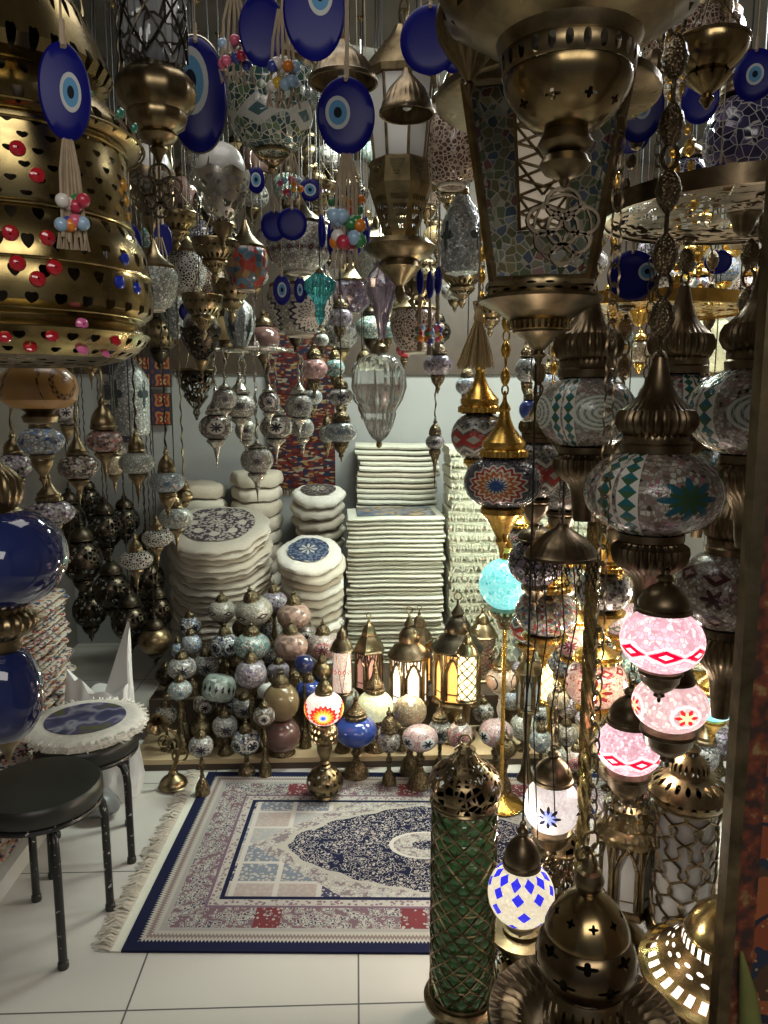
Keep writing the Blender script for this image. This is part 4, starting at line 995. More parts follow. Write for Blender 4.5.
for px, cy, r, zt in ((224, 4.34, .31, .98), (224, 4.24, .30, .98), (308, 4.3, .21, .86), (308, 4.2, .2, .86), (320, 4.805, .18, 1.1), (262, 4.8, .18, 1.2), (200, 4.78, .2, 1.13)): OBST.append((P(px, 590, 4.22)[0].x if cy < 4.5 else P(px, 490, 4.78)[0].x, cy, r, [(r, 0, zt)]))
for px, w in ((395, .3), (480, .22), (548, .24)):
    for q in (-1, -.5, 0, .5, 1): OBST.append((P(px, 560, 4.3)[0].x+q*w*.8, 4.42, .26, [(.26, 0, 1.36)]))
# ------------------------------------------------------------------ back wall hangings
def wall_tile(px, py, w, h, mat, label):
    p, s = P(px, py, 4.96); o = MB().box(-w*s/2, w*s/2, -.02, 0, -h*s/2, h*s/2).build('wall_tile', 'wood_dark', None, (p.x, 4.9745, p.z), smooth=False); tag(o, label, 'tile', 'framed tiles on the back wall')
    MB().box(-w*s*.46, w*s*.46, -.025, -.0205, -h*s*.46, h*s*.46).build('painted_face', mat, o, smooth=False)
wall_tile(122, 352, 26, 46, 'ornate_tile_dark', 'black framed tile with pale flowers high in the dark corner')
wall_tile(155, 372, 36, 30, 'ornate_tile', 'upper red and black patterned tile on the back wall')
wall_tile(155, 409, 36, 32, 'ornate_tile', 'lower red and orange patterned tile on the back wall')
wall_tile(122, 412, 26, 60, 'ornate_tile_dark', 'tall dark patterned tile under the black framed tile')
p, s = P(302, 402, 4.98)
k = thing('wall_kilim', (p.x, 4.96, p.z-.55), 'dark red and navy kilim hanging on the back wall', 'kilim')
MB().box(-.21, .21, -.006, .006, 0, 1.1).build('weave', 'kilim_dark', k, smooth=False)
fr = MB(); rnd = random.Random(2)
for i in range(40): x = -.205+.41*i/39; fr.tube([(x, 0, 0), (x+rnd.uniform(-.006, .006), -.004, -.05)], .002, 3)
fr.build('fringe', 'twine', k)
MB().tube([(-.24, 0, 1.105), (.24, 0, 1.105)], .008, 8).build('rod', 'wood_dark', k)
# ------------------------------------------------------------------ near post with hanging kilim (cut by the picture's edge)
xe = .42
po = thing('framed_kilim_panel', (.62, .80, 0), 'dark framed kilim panel in red and navy, beside the lantern display', 'panel')
MB().box(xe+.012-.62, .62, -.006, .006, .0005, 2.3).build('backboard', 'wood_dark', po, smooth=False)
postmat()
kf = MB().box(xe+.0117, 1.2, -.012, -.0065, .03, 2.27); kf.build('woven_face', 'hanging_kilim_weave', po, (-.62, 0, 0), smooth=False)
MB().box(xe-.003-.62, xe+.0115-.62, -.0125, .0065, .0005, 2.3).build('metal_edge', 'antique_brass', po, smooth=False)
lf = MB(); lf.tube([(xe+.02, -.017, .70), (xe+.03, -.02, .78), (xe+.036, -.022, .86), (xe+.026, -.02, .93), (xe+.018, -.016, .975)], [.004, .014, .015, .009, .002], 10)
plain('olive_felt', (.13, .14, .035), .9, nscale=40); lf.build('felt_leaf', 'olive_felt', po, (-.62, 0, 0))
# ------------------------------------------------------------------ large single pieces
def obst(p, r, z0, z1): OBST.append((p.x, p.y, max(r, .004), [(r, z0, z1), (.006, z1, CEIL)]))
# great jewelled brass lamp, upper left
p, s = P(14, 250, 1.0)
root = thing('jewelled_mosque_lamp', (p.x, p.y, p.z), 'huge pierced brass lamp studded with red and blue glass jewels, hanging nearest the ceiling', 'lamp', None, (0, 0, .3))
def y(q): return (250-q)*s
def rr(q): return q*s
segs = [('top_neck', 'brass_heart', [(66, 20), (70, 0), (70, -40), (76, -52)]),
        ('upper_drum', 'brass_heart_low', [(78, 100), (96, 94), (102, 84), (98, 74), (90, 55), (82, 36), (74, 24), (66, 20)]),
        ('upper_flange', 'brass_heart_low', [(112, 153), (122, 151), (128, 146), (126, 140), (110, 124), (94, 108), (84, 102), (78, 100)]),
        ('pierced_body', 'brass_heart', [(112, 226), (114, 222), (112, 180), (111, 160), (112, 153)]),
        ('shoulder', 'brass_heart_low', [(130, 276), (130, 271), (127, 252), (119, 236), (114, 229), (112, 226)]),
        ('jewel_band', 'brass_heart_low', [(122, 318), (131, 312), (133, 298), (132, 282), (130, 276)]),
        ('lower_rim', 'bright_brass', [(126, 334), (119, 328), (117, 322), (122, 318)]),
        ('arch_band', 'brass_heart_low', [(100, 357), (113, 350), (122, 342), (126, 334)]),
        ('under_bowl', 'brass_dots', [(8, 366), (40, 365), (80, 362), (100, 357)])]
for nm, mt, pr in segs: MB().lathe([(rr(r), y(q)) for r, q in pr], 72, cap=False).build(nm, mt, root)
for q, R_ in ((148, 129), (158, 112.5), (228, 115), (276, 131), (318, 122.5), (334, 126.5), (101, 80)): MB().ring((0, 0, y(q)), rr(R_), rr(1.3), 'z', 60, 6).build('rim_highlight', 'bright_brass', root)  # added bright rings that stand in for highlights on the flange edges
MB().lathe([(rr(70), y(340)), (rr(72), y(330)), (rr(72), y(60)), (rr(40), y(40))], 30).build('dark_interior_liner', 'blackened_metal', root)  # added dark liner that makes the cut-outs read as a shaded interior
FA = math.atan2(-p.y, -p.x)-.3
def jewel(qx, q, r, mt, sz=8, tilt=0.0):
    a = FA+math.asin(max(-.98, min(.98, (qx-14)/r)))
    M = Matrix.Translation((rr(r)*cos(a), rr(r)*sin(a), y(q)))@Matrix.Rotation(a, 4, 'Z')@Matrix.Rotation(PI/2+tilt, 4, 'Y')
    MB().lathe([(1*sz*s, 0), (.9*sz*s, .35*sz*s), (.5*sz*s, .6*sz*s), (.001, .66*sz*s)], 14, M=M, cap=False).build('jewel', mt, root)
for qx, q, r, mt, sz, ti in ((22, 184, 112, 'gem_red', 7, 0), (36, 204, 112, 'gem_red', 7, 0), (-14, 190, 112, 'gem_red', 7, 0), (116, 188, 112, 'gem_yellow', 6, 0), (118, 202, 112, 'gem_yellow', 6, 0), (119, 216, 112, 'gem_yellow', 5, 0), (112, 196, 112, 'gem_yellow', 4, 0),
    (12, 258, 128, 'gem_red', 7, .25), (41, 259, 128, 'gem_red', 7, .25), (-20, 258, 128, 'gem_red', 7, .25), (109, 266, 129, 'gem_blue', 6, .2), (16, 283, 132, 'gem_red', 7, 0), (45, 284, 132, 'gem_red', 7, 0), (31, 295, 133, 'gem_red', 7, 0), (-8, 296, 133, 'gem_red', 7, 0), (102, 289, 132, 'gem_blue', 6.5, 0), (120, 291, 132, 'gem_blue', 6, 0),
    (2, 344, 122, 'gem_red', 6, -.4), (40, 342, 123, 'gem_red', 6, -.4), (97, 342, 122, 'gem_red', 6, -.4), (66, 330, 124, 'gem_pink', 6, 0), (22, 352, 112, 'gem_red', 6, -.7), (66, 352, 112, 'gem_pink', 6, -.7), (88, 354, 108, 'gem_pink', 5, -.7), (114, 126, 116, 'gem_green', 6, .5), (128, 134, 124, 'gem_green', 5.5, .5), (86, 118, 104, 'gem_green', 4, .5)):
    jewel(qx, q, r, mt, sz, ti)
MB().lathe([(rr(60), y(-52)), (rr(40), y(-70)), (rr(16), y(-90)), (rr(10), y(-110))], 40).build('top_cap', 'bright_brass', root)
hang(root, dict(p=p, s=s), y(-112), 'chain', 'antique_brass', 2)
obst(p, rr(132), p.z+y(362), p.z+y(-110))
# carved gourd lamp under it
p, s = P(38, 386, 1.3)
root = thing('carved_gourd_lamp', p, 'orange carved gourd lamp with spiral dots, below the jewelled brass lamp', 'lamp', None, (0, 0, .5))
MB().lathe(sc([(.3, -.5), (.7, -.47), (.95, -.3), (1, -.05), (.95, .18), (.75, .36), (.5, .46), (.42, .55), (.34, .8), (.3, .92)], 38*s, 46*s), 40).build('gourd_body', 'carved_gourd', root)
MB().lathe(sc([(.3, -.82), (.42, -.78), (.46, -.66), (.34, -.58), (.46, -.5), (.4, -.46)], 38*s, 46*s), 24).build('bottom_collar', 'antique_brass', root)
# cut-glass lamp in a lattice, with turned brass bowl
p2, s2 = P(156, 92, 1.3)
r2 = thing('cut_glass_lamp', p2, 'cut-glass cylinder lamp in dark lattice with turned brass bowl', 'lamp')
g2 = lambda q: (92-q)*s2
MB().lathe([(r*s2, g2(q)) for r, q in ((24, 72), (29, 66), (31, 40), (32, 0), (30, -50), (24, -70))], 96, (24, .035, 1, 4)).build('cut_glass', 'm_netglass', r2)
m = MB()
for sg in (1, -1):
    for i in range(8): m.tube([(32.5*s2*cos(TAU*i/8+sg*t*.11), 32.5*s2*sin(TAU*i/8+sg*t*.11), g2(66-t*5.6)) for t in range(22)], 1.1*s2, 4)
m.build('lattice', 'blackened_metal', r2)
MB().lathe([(r*s2, g2(q)) for r, q in ((1.5, 160), (5, 152), (9, 147), (5, 142), (16, 139), (20, 134), (17, 131), (27, 124), (30, 116), (29, 112), (37, 104), (40, 94), (38, 84), (32, 77), (26, 73), (24, 70))], 60, (12, .02, 7, 12)).build('turned_bowl', 'antique_brass', r2)
mm = filigree_drop(MB(), g2(160), 44*s2, 52*s2); mm.build('filigree_ornament', 'blackened_metal', r2)
MB().lathe([(24*s2, g2(-70)), (28*s2, g2(-74)), (20*s2, g2(-90)), (6*s2, g2(-112))], 30).build('cap', 'antique_brass', r2)
hang(r2, dict(p=p2, s=s2), g2(-113), 'chain', 'dark_bronze'); obst(p2, 40*s2, p2.z+g2(212), p2.z+g2(-112))
#: its cord goes up between the flanges
MB().lathe(sc([(.3, .92), (.36, .93), (.3, 1.0), (.1, 1.05)], 38*s, 46*s), 20).build('cap', 'antique_brass', root)
chain_mb(1.05*46*s, CEIL-p.z, 'cord').build('cord', 'black_cord', root); obst(p, 40*s, p.z-42*s, p.z+50*s)
# big brass lamp, top centre right
p, s = P(568, 60, .88)
root = thing('brass_mosque_lamp', p, 'large antique brass lamp with oval pierced collar and filigree drop, beside the mosaic lantern', 'lamp')
def y(q): return (60-q)*s
B = [('flared_body', 'brass_dia', [(98, 30), (122, 14), (132, -6), (126, -30), (104, -52), (80, -66), (52, -80)]), ('shoulder', 'antique_brass', [(66, 56), (70, 50), (72, 44), (84, 38), (98, 30)]),
     ('oval_collar', 'brass_oval', [(64, 76), (66, 74), (68, 60), (66, 56)]), ('lower_bowl', 'brass_clover', [(22, 128), (34, 124), (48, 112), (60, 94), (64, 84), (63, 76)]),
     ('waist', 'antique_brass', [(14, 150), (24, 146), (28, 140), (24, 132), (22, 128)]), ('knob', 'antique_brass', [(3, 182), (6, 174), (20, 168), (26, 160), (22, 152), (14, 150)])]
for nm, mt, pr in B: MB().lathe([(r*s, y(q)) for r, q in pr], 72 if nm == 'flared_body' else 48, (12, .03, 1, 4) if nm == 'flared_body' else None, cap=False).build(nm, mt, root)
mm = filigree_drop(MB(), y(182), 74*s, 76*s); mm.ring((0, 0, y(222)), 1, 1.6*s, 'y', 20, 5, 30*s, 34*s); mm.build('filigree_ornament', 'blackened_metal', root)
MB().lathe([(52*s, y(-80)), (30*s, y(-92)), (10*s, y(-110)), (6*s, y(-120))], 36).build('top_cap', 'antique_brass', root)
MB().lathe([(60*s, y(28)), (64*s, y(20)), (60*s, y(-50))], 24).build('inner_shade', 'cream_glass', root)
hang(root, dict(p=p, s=s), y(-121), 'chain', 'antique_brass', 1.6); obst(p, 128*s, p.z+y(176), p.z+y(-120))
for (px, py) in ((470, 30),):
    p2, s2 = P(px, py, 1.04)
    r2 = thing('gadrooned_brass_lamp', p2, 'ribbed brass lamp with a small pointed tip, hanging left of the pierced brass lamp', 'lamp', None)
    MB().lathe(sc([(.02, -1.05), (.07, -.98), (.14, -.92), (.18, -.84), (.1, -.78), (.2, -.7), (.34, -.58), (.62, -.4), (.9, -.15), (1, .1), (.96, .3), (.8, .5), (.5, .7), (.2, .9), (.08, 1)], 34*s2, 62*s2), 80, (20, .035, 6, 12)).build('ribbed_body', 'antique_brass', r2)
    MB().ring((0, 0, 63*s2), 4*s2, 1*s2, 'y').build('ring', 'antique_brass', r2); hang(r2, dict(p=p2, s=s2), 67*s2, 'chain'); obst(p2, 34*s2, p2.z-65*s2, p2.z+62*s2)
# mosaic hexagonal lantern
p, s = P(543, 200, 1.25)
root = thing('mosaic_glass_lantern', p, 'tapering four-sided lantern of dark green and amber mosaic glass with brass frame', 'lantern', None, (0, 0, face_cam(p)+PI/6*0))
zt, zb = (200-112)*s, (200-284)*s; Rt, Rb = 103*s, 64*s; n = 4
cr = lambda R, i, z, k=1.0: Vector((R*k*cos(TAU*i/n+PI/4), R*k*sin(TAU*i/n+PI/4), z))
for i in range(n):
    A, B_, C_, D = cr(Rb, i, zb), cr(Rb, i+1, zb), cr(Rt, i+1, zt), cr(Rt, i, zt)
    cen = (A+B_+C_+D)/4; inn = Vector((-cen.x, -cen.y, 0)).normalized()*.006
    g = MB(); vs = [A+inn, B_+inn, C_+inn, D+inn]; g.v = vs+[v+inn for v in vs]
    for f in ((0, 1, 2, 3), (7, 6, 5, 4), (0, 4, 5, 1), (1, 5, 6, 2), (2, 6, 7, 3), (3, 7, 4, 0)): g.face(f, [(0, 0), (1, 0), (1, 1), (0, 1)])
    pan = g.build('mosaic_panel', 'm_multichip', root, smooth=False)
    # inset window with star lattice on each face
    U = (B_-A).normalized(); out = -inn.normalized()*.004
    def q(u, t): a = A.lerp(D, t); b = B_.lerp(C_, t); return a.lerp(b, u)+out
    w0, w1, t0, t1 = .3, .7, .26, .95
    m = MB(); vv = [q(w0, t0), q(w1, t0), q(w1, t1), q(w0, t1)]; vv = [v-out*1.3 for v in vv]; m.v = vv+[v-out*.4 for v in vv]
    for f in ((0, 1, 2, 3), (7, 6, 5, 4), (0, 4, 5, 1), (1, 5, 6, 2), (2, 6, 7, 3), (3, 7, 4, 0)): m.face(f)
    m.build('milk_glass_window', 'pane_added_glow', pan, smooth=False)  # weak glow put into the pane, no lamp burns inside
    m = MB(); rw = .0022
    m.tube([q(w0, t0), q(w1, t0), q(w1, t1), q(w0, t1)], rw*1.3, 5, True)
    for k in range(4):
        ta, tb = t0+(t1-t0)*k/4, t0+(t1-t0)*(k+1)/4; tm = (ta+tb)/2; wm = (w0+w1)/2
        for a, b in (((w0, ta), (w1, tm)), ((w0, tm), (w1, ta)), ((w0, tm), (w1, tb)), ((w0, tb), (w1, tm)), ((wm, ta), (w0, tb)), ((wm, ta), (w1, tb))): m.tube([q(*a), q(*b)], rw, 4)
    m.build('star_lattice', 'antique_brass', pan)
fr = MB()
for i in range(n): fr.tube([cr(Rb, i, zb), cr(Rt, i, zt)], .0075, 6)
for R, z in ((Rb, zb), (Rt, zt)): fr.tube([cr(R, i, z) for i in range(n)], .008, 6, True)
fr.build('corner_frame', 'antique_brass', root)
MB().lathe([(103*s, zt), (108*s, zt+3*s), (108*s, zt+10*s), (94*s, zt+16*s), (70*s, zt+30*s), (50*s, zt+50*s), (30*s, zt+64*s), (8*s, zt+80*s), (4*s, zt+92*s)], 48).build('roof', 'antique_brass', root)
MB().lathe([(52*s, zb-14*s), (54*s, zb-12*s), (56*s, zb), (54*s, zb+4*s)], 48, cap=False).build('pierced_collar', 'brass_dots', root)
bt = MB().lathe([(r*s, zb-q*s) for r, q in ((1.5, 80), (4, 72), (8, 68), (5, 64), (16, 52), (27, 46), (28, 38), (30, 34), (34, 31), (48, 22), (62, 15), (63, 12), (54, 11))], 40).build('bottom_bowl', 'antique_brass', root)
MB().lathe([(31*s, zb-44*s), (32*s, zb-43*s), (33*s, zb-35*s), (31.5*s, zb-34*s)], 40).build('dentil_band', 'brass_slots', bt)
hang(root, dict(p=p, s=s), zt+92*s, 'chain', 'dark_bronze', 1.4); obst(p, 104*s, p.z+zb-80*s, p.z+zt+90*s)
# pierced ring fittings the big lamps hang below
def ring_fitting(px, z, d, R, label, mat, edge, name='pierced_ring_fitting', n=7, ck=1.3, th=.012):
    p, _ = P(px, 200, d); p.z = z; FITTINGS.append((p.x, p.y, R, z))
    for i in range(3):
        a = TAU*i/3+.5
        for q in range(8): k = (q+.5)/8; OBST.append((p.x+R*.9*cos(a)*(1-k), p.y+R*.9*sin(a)*(1-k), .02, [(.02, z+(CEIL-z)*(k-.07), z+(CEIL-z)*(k+.07))]))
    r = thing(name, p, label, 'light fitting', 'pierced ring fittings')
    MB().lathe([(R*.16, -th), (R*.5, -th*1.2), (R*.98, -th*1.2)], 64, cap=False).build('pierced_disc', mat, r)
    MB().lathe([(R*.97, -th*1.6), (R, -th*1.5), (R, th), (R*.97, th*1.1)], 64, cap=False).build('rim_band', edge, r)
    MB().lathe([(.005, -.05), (.016, -.04), (.022, -.02), (.03, -th), (.03, .02), (.012, .05)], 18).build('hub', edge, r)
    for i in range(3):
        a = TAU*i/3+.5; b = Vector((R*.9*cos(a), R*.9*sin(a), 0)); t = Vector((0, 0, CEIL-z-.03)); L = 26
        m = MB()
        for k in range(L):
            c = b.lerp(t, (k+.5)/L); m.ball(c, .010 if k % 3 else .016, 8, 5, 1.5)
        m.build('beaded_chain', edge, r)
    MB().lathe([(.03, CEIL-z-.05), (.05, CEIL-z-.02), (.06, CEIL-z)], 20).build('ceiling_rose', edge, r)
    return p
ring_fitting(745, 1.935, 1.42, .245, 'dark bronze ring pierced with swirls, above the great mosaic lamps', 'bronze_scroll', 'dark_bronze')
ring_fitting(645, 1.845, 2.12, .285, 'gold ring pierced with swirls, seen behind the dark bronze ring', 'gold_scroll', 'gold_metal')
# silver bar the silver lamps hang on
p, s = P(255, 350, 2.8)
r = thing('silver_lamp_bar', p, 'silver metal bar carrying the cluster of silver mosaic lamps', 'light fitting')
MB().tube([(-38*s, -.02, 0), (0, 0, 0), (38*s, .02, 0)], .007, 8).tube([(-20*s, -.09, 0), (20*s, .09, 0)], .006, 8).build('cross_bar', 'silver_metal', r)
MB().lathe([(.012, -.02), (.022, -.01), (.022, .01), (.012, .03)], 16).build('hub', 'silver_metal', r)
MB().ring((0, 0, 0), .12, .006, 'z', 40, 6).build('carrying_ring', 'silver_metal', r)
chain_mb(.03, CEIL-p.z, 'twist').build('chain', 'silver_metal', r)
SILV = p; OBST.append((p.x, p.y, .15, [(.15, p.z-.005, p.z+.03), (.006, p.z, CEIL)]))
# tall green lantern on the floor
LP = [(.9, 0), (1.02, .0), (1.04, .05), (.98, .1), (1.12, .22), (1.14, .34), (1.0, .52), (.7, .68), (.42, .8), (.3, .88), (.34, .92), (.16, 1)]
add('lantern', 463, 897, 64, 205, 1.77, 'tall cylindrical floor lantern of bubbled green glass in a brass lattice', True, n=40, glass='green_bubble', bump=.07, rows=20, cols=14, strands=12, turns=1.0, wire=.034, hoops=10, roof=58, roofw=1.0, roofprof=LP, roofmat='brass_fil_fine', baser=1.2, segs=[(40, -170, 118)], pri=0, name='floor_lantern', group='tall floor lanterns', onfloor=1)
add('lantern', 684, 862, 60, 128, 2.0, 'tall cylindrical lantern of white glass in a wavy brass lattice', True, n=40, glass='white_glass', strands=8, turns=.5, wave=.14, wn=13, wire=.045, roof=62, roofw=1.22, roofprof=[(.84, 0), (.9, .02), (1, .1), (1.06, .2), (.98, .32), (.8, .42), (.56, .48), (.52, .52), (.5, .66), (.36, .76), (.2, .82), (.26, .9), (.14, .96), (.05, 1)], roofmat='brass_dots', segs=[(40, -130, 110)], pri=0, name='floor_lantern', group='tall floor lanterns')
add('lantern', 627, 866, 52, 70, 2.1, 'hexagonal brass filigree lantern with pale glass, between the pole and the white lattice lantern', True, glass='milk_glass', roof=72, roofw=1.3, roofprof=[(.86, 0), (1, 0), (1.02, .06), (.96, .14), (.78, .2), (.8, .24), (.72, .46), (.54, .52), (.56, .58), (.46, .76), (.3, .86), (.14, .92), (.06, 1)], roofmat='brass_fil_fine', hexroof=0, segs=[(36, -110, 90)], pri=0, group='standing lanterns')
add('lantern', 556, 880, 42, 76, 2.12, 'dark brass pierced lantern standing behind the blue-spotted lit globe', True, n=40, glass='brass_fil_fine', strands=6, turns=.2, roof=40, roofmat='brass_fil', segs=[(28, -90, 90)], pri=0)
add('lantern', 521, 957, 52, 46, 1.86, 'short pierced brass lantern under the blue-spotted lit globe', True, n=40, glass='brass_fil', strands=5, turns=.2, roof=12, roofprof=[(.9, 0), (1, 0), (1, .3), (.6, .5), (.6, .9), (.3, 1)], roofmat='antique_brass', segs=[(30, -46, 60)], pri=0)
# twisted pole of a floor lamp
p, s = P(588, 700, 1.86)
r = thing('twisted_floor_lamp', (p.x, p.y, 0), 'tall twisted brass floor lamp pole rising in front of the lit pink globes', 'lamp')
zt = P(597, 520, 1.86)[0].z
m = MB(); N = 32; J = 170
for j in range(J+1):
    z = .06+(zt-.06)*j/J
    for i in range(N):
        a = TAU*i/N; R = .0165*(1+.16*cos(6*a+z*95)); m.v.append(Vector((R*cos(a), R*sin(a), z)))
for j in range(J):
    for i in range(N): k = (i+1) % N; m.face((j*N+i, j*N+k, (j+1)*N+k, (j+1)*N+i))
m.build('twisted_pole', 'bright_brass', r)
MB().lathe([(.13, .0005), (.135, .012), (.12, .022), (.06, .03), (.03, .05), (.02, .062)], 40).build('base', 'antique_brass', r)
MB().lathe([(.016, zt-.004), (.03, zt+.01), (.034, zt+.03), (.05, zt+.06), (.066, zt+.09), (.07, zt+.12), (.05, zt+.13), (.001, zt+.135)], 60, (24, .03, 3, 5)).build('fluted_socket', 'dark_bronze', r)
OBST.append((p.x, p.y, .13, [(.13, 0, .06), (.02, 0, zt), (.07, zt, zt+.14)]))
# near brass pendant with dish, seen from above
p, s = P(586, 955, 1.02)
root = thing('brass_dish_pendant', p, 'antique brass ball lamp with clover cut-outs above a wide ribbed dish, nearest the camera', 'lamp', None, (0, 0, .4))
def y(q): return (955-q)*s*1.05
MB().lathe([(r*s, y(q)) for r, q in ((36, 984), (43, 977), (49, 966), (50, 954), (47, 942), (41, 933), (37, 930))], 60, cap=False).build('ball_body', 'bronze_clover', root)
MB().lathe([(r*s, y(q)) for r, q in ((37, 930), (41.5, 929), (41.5, 925), (37, 915), (29, 903), (19, 894), (12, 890), (9, 888))], 48, cap=False).build('upper_dome', 'brass_clover', root)
MB().lathe([(r*s, y(q)) for r, q in ((9, 888), (13, 884), (15, 876), (12, 868), (8, 866), (8, 858), (3, 850))], 30).build('neck_knob', 'antique_brass', root)
mm = MB()
for x, z, a, b in ((0, 838, 9, 10), (-9, 848, 8, 7), (9, 848, 8, 7)): mm.ring((x*s, 0, y(z)), 1, 1.6*s, 'y', 16, 6, a*s, b*s)
mm.ring((0, 0, y(852)), 7*s, 1.5*s, 'x', 16, 6); mm.build('trefoil_handle', 'antique_brass', root)
MB().lathe([(r*s, y(q)) for r, q in ((40, 1030), (41, 1024), (39, 1000), (38, 988), (36, 984))], 44, cap=False).build('pierced_collar', 'brass_oval', root)
m = MB().lathe([(r*s, y(q)) for r, q in ((30, 1040), (48, 1039), (58, 1034), (62, 1029), (66, 1028), (72, 1027), (80, 1025), (88, 1023), (95, 1021), (97, 1023), (92, 1028), (60, 1044), (30, 1048))], 220, cap=False)
for v in m.v:
    q = math.hypot(v.x, v.y)/s
    if 63 < q < 91 and v.z > y(1028.5): v.z += 3.2*s*cos(44*math.atan2(v.y, v.x))*min(1, (91-q)/8, (q-63)/4)
m.build('ribbed_dish', 'dark_bronze', root)
MB().lathe([(3*s, y(1100)), (12*s, y(1088)), (22*s, y(1066)), (30*s, y(1044))], 30, cap=False).build('bottom_cup', 'antique_brass', root)
MB().lathe([(33*s, y(984)), (36*s, y(960)), (30*s, y(935))], 20).build('dark_interior_liner', 'blackened_metal', root)
z1 = CEIL-p.z; q1 = y(828)
chain_mb(q1, z1, 'chain', 1.0).build('chain', 'dark_bronze', root); obst(p, 99*s, p.z+y(1100), p.z+y(828))
# brass dome lamp lit from inside
p, s = P(727, 960, 1.72)
hz = .0005
root = thing('pierced_dome_lamp', (p.x, p.y, 0), 'wide brass dome floor lamp with bright cut-outs, lit from inside, beside the kilim panel', 'lamp', None, (0, 0, .2))
def y(q): return p.z+(960-q)*s*1.08
MB().lathe([(r*s, y(q)) for r, q in ((80, 978), (84, 976), (84, 972), (79, 969))], 60, cap=False).build('rim', 'bright_brass', root)
MB().lathe([(r*s, y(q)) for r, q in ((79, 969), (72, 966), (65, 962))], 60, cap=False).build('rim_slot_band', 'brass_slots', root)
MB().lathe([(r*s, y(q)) for r, q in ((65, 962), (59, 958), (52, 952), (46, 947), (43, 945))], 60, cap=False).build('pierced_skirt', 'dome_lit_holes', root)
MB().lathe([(r*s, y(q)) for r, q in ((43, 945), (44, 944), (43, 936), (41, 933))], 50, cap=False).build('slotted_band', 'brass_slots', root)
MB().lathe([(r*s, y(q)) for r, q in ((41, 933), (39, 928), (33, 917), (22, 907), (10, 899), (5, 892), (6, 888), (2, 884))], 44).build('dome_top', 'bright_brass', root)
mm = MB()
for x, z, a, b in ((0, 870, 7, 8), (-6, 880, 6, 4), (6, 880, 6, 4)): mm.ring((x*s, 0, y(z)), 1, 1.4*s, 'y', 14, 5, a*s, b*s)
mm.build('trefoil_finial', 'antique_brass', root)
MB().lathe([(74*s, y(976)), (70*s, y(969)), (48*s, y(956)), (39*s, y(946)), (37*s, y(932)), (20*s, y(918))], 30).build('glowing_diffuser', 'glow_dome', root)
MB().lathe([(.15, hz), (.15, .02), (.05, .05), (.03, .1), (.03, y(1060)), (60*s, y(990)), (80*s, y(979))], 40).build('pedestal', 'antique_brass', root)
OBST.append((p.x, p.y, 84*s, [(84*s, 0, y(884))]))

# two-globe blue pendant at the picture edge
p, s = P(-6, 558, .72)
r = thing('blue_globe_pendant', p, 'hanging lamp of two deep blue glass globes between ribbed brass collars, at the picture edge', 'lamp')
z = lambda q: (558-q)*s
MB().lathe(globe_prof(70*s, 96*s, .42, 16, .9), 48).build('upper_globe', 'navy_glass', r)
MB().lathe([(a, b+z(700)) for a, b in globe_prof(38*s, 92*s, .42, 16, .8)], 44).build('lower_globe', 'navy_glass', r)
MB().lathe([(q*s, z(v)) for q, v in ((18, 654), (20, 650), (22, 640), (33, 632), (36, 624), (34, 617), (27, 612), (29, 607), (27, 603))], 120, (22, .03, 3, 6)).build('ribbed_collar', 'antique_brass', r)
MB().lathe([(q*s, z(v)) for q, v in ((28, 514), (30, 510), (25, 506), (29, 500), (31, 490), (29, 478), (22, 470), (14, 464), (8, 452), (4, 440))], 120, (22, .03, 3, 6)).build('ribbed_top', 'antique_brass', r)
MB().lathe([(1*s, z(775)), (4*s, z(766)), (8*s, z(758)), (16*s, z(750)), (18*s, z(745))], 32).build('bottom_finial', 'antique_brass', r)
hang(r, dict(p=p, s=s), z(439), 'chain', 'antique_brass', 1.2); obst(p, 71*s, p.z+z(775), p.z+z(440))

for px, py, dd, r in ((506, 584, 2.85, .09), (176, 769, 3.02, .08)):
    p, s = P(px, py, dd); OBST.append((p.x, p.y, r+.02, [(r, 0, .05), (.02, .05, p.z-.1), (r+.02, p.z-.16, p.z+.2)]))
p, s = P(400, 215, 2.05); obst(p, 42*s, p.z-90*s, p.z+180*s)
p, s = P(478, 342, 1.7); obst(p, 22*s, p.z-26*s, p.z+34*s)
# ------------------------------------------------------------------ hanging globe lamps
def pend(px, py, w, h, d, glass, label, cap=None, bot=None, fixed=False, **k):
    cap = cap if cap is not None else ('dome', w*.6, h*.8); bot = bot if bot is not None else ('cup', w*.5, h*.95)
    return add('pend', px, py, w, h, d, label, fixed, glass=glass, cap=cap, bot=bot, **k)
BZ = dict(metal='dark_bronze', chain='oval', ck=1.1, chmat='hammered_bronze', pri=0)
BG = 'great mosaic lamps under the dark ring'
pend(653, 492, 136, 80, 1.12, 'm_bigstar', 'largest pale mosaic lamp with a teal and green star, under the ribbed bronze cap', ('onion', 76, 92), ('fluted', 74, 90), True, group=BG, rz=-.8, capmat='dark_bronze', **BZ)
pend(586, 412, 98, 68, 1.42, 'm_ring', 'mosaic lamp with coiled ring motifs, beside the mosaic lantern', ('onion', 66, 92), ('fluted', 60, 76), True, group=BG, rz=.3, **BZ)
pend(756, 412, 134, 84, 1.27, 'm_bigstar_rings', 'big mosaic lamp with green zigzags, half hidden by the picture edge above the kilim panel', ('onion', 74, 98), ('fluted', 74, 96), True, group=BG, rz=.9, **BZ)
pend(678, 402, 80, 56, 1.62, 'm_bigstar', 'mosaic lamp with a blue-green star, behind the largest mosaic lamp', ('onion', 62, 84), ('fluted', 50, 60), group=BG, rz=.2, **BZ)
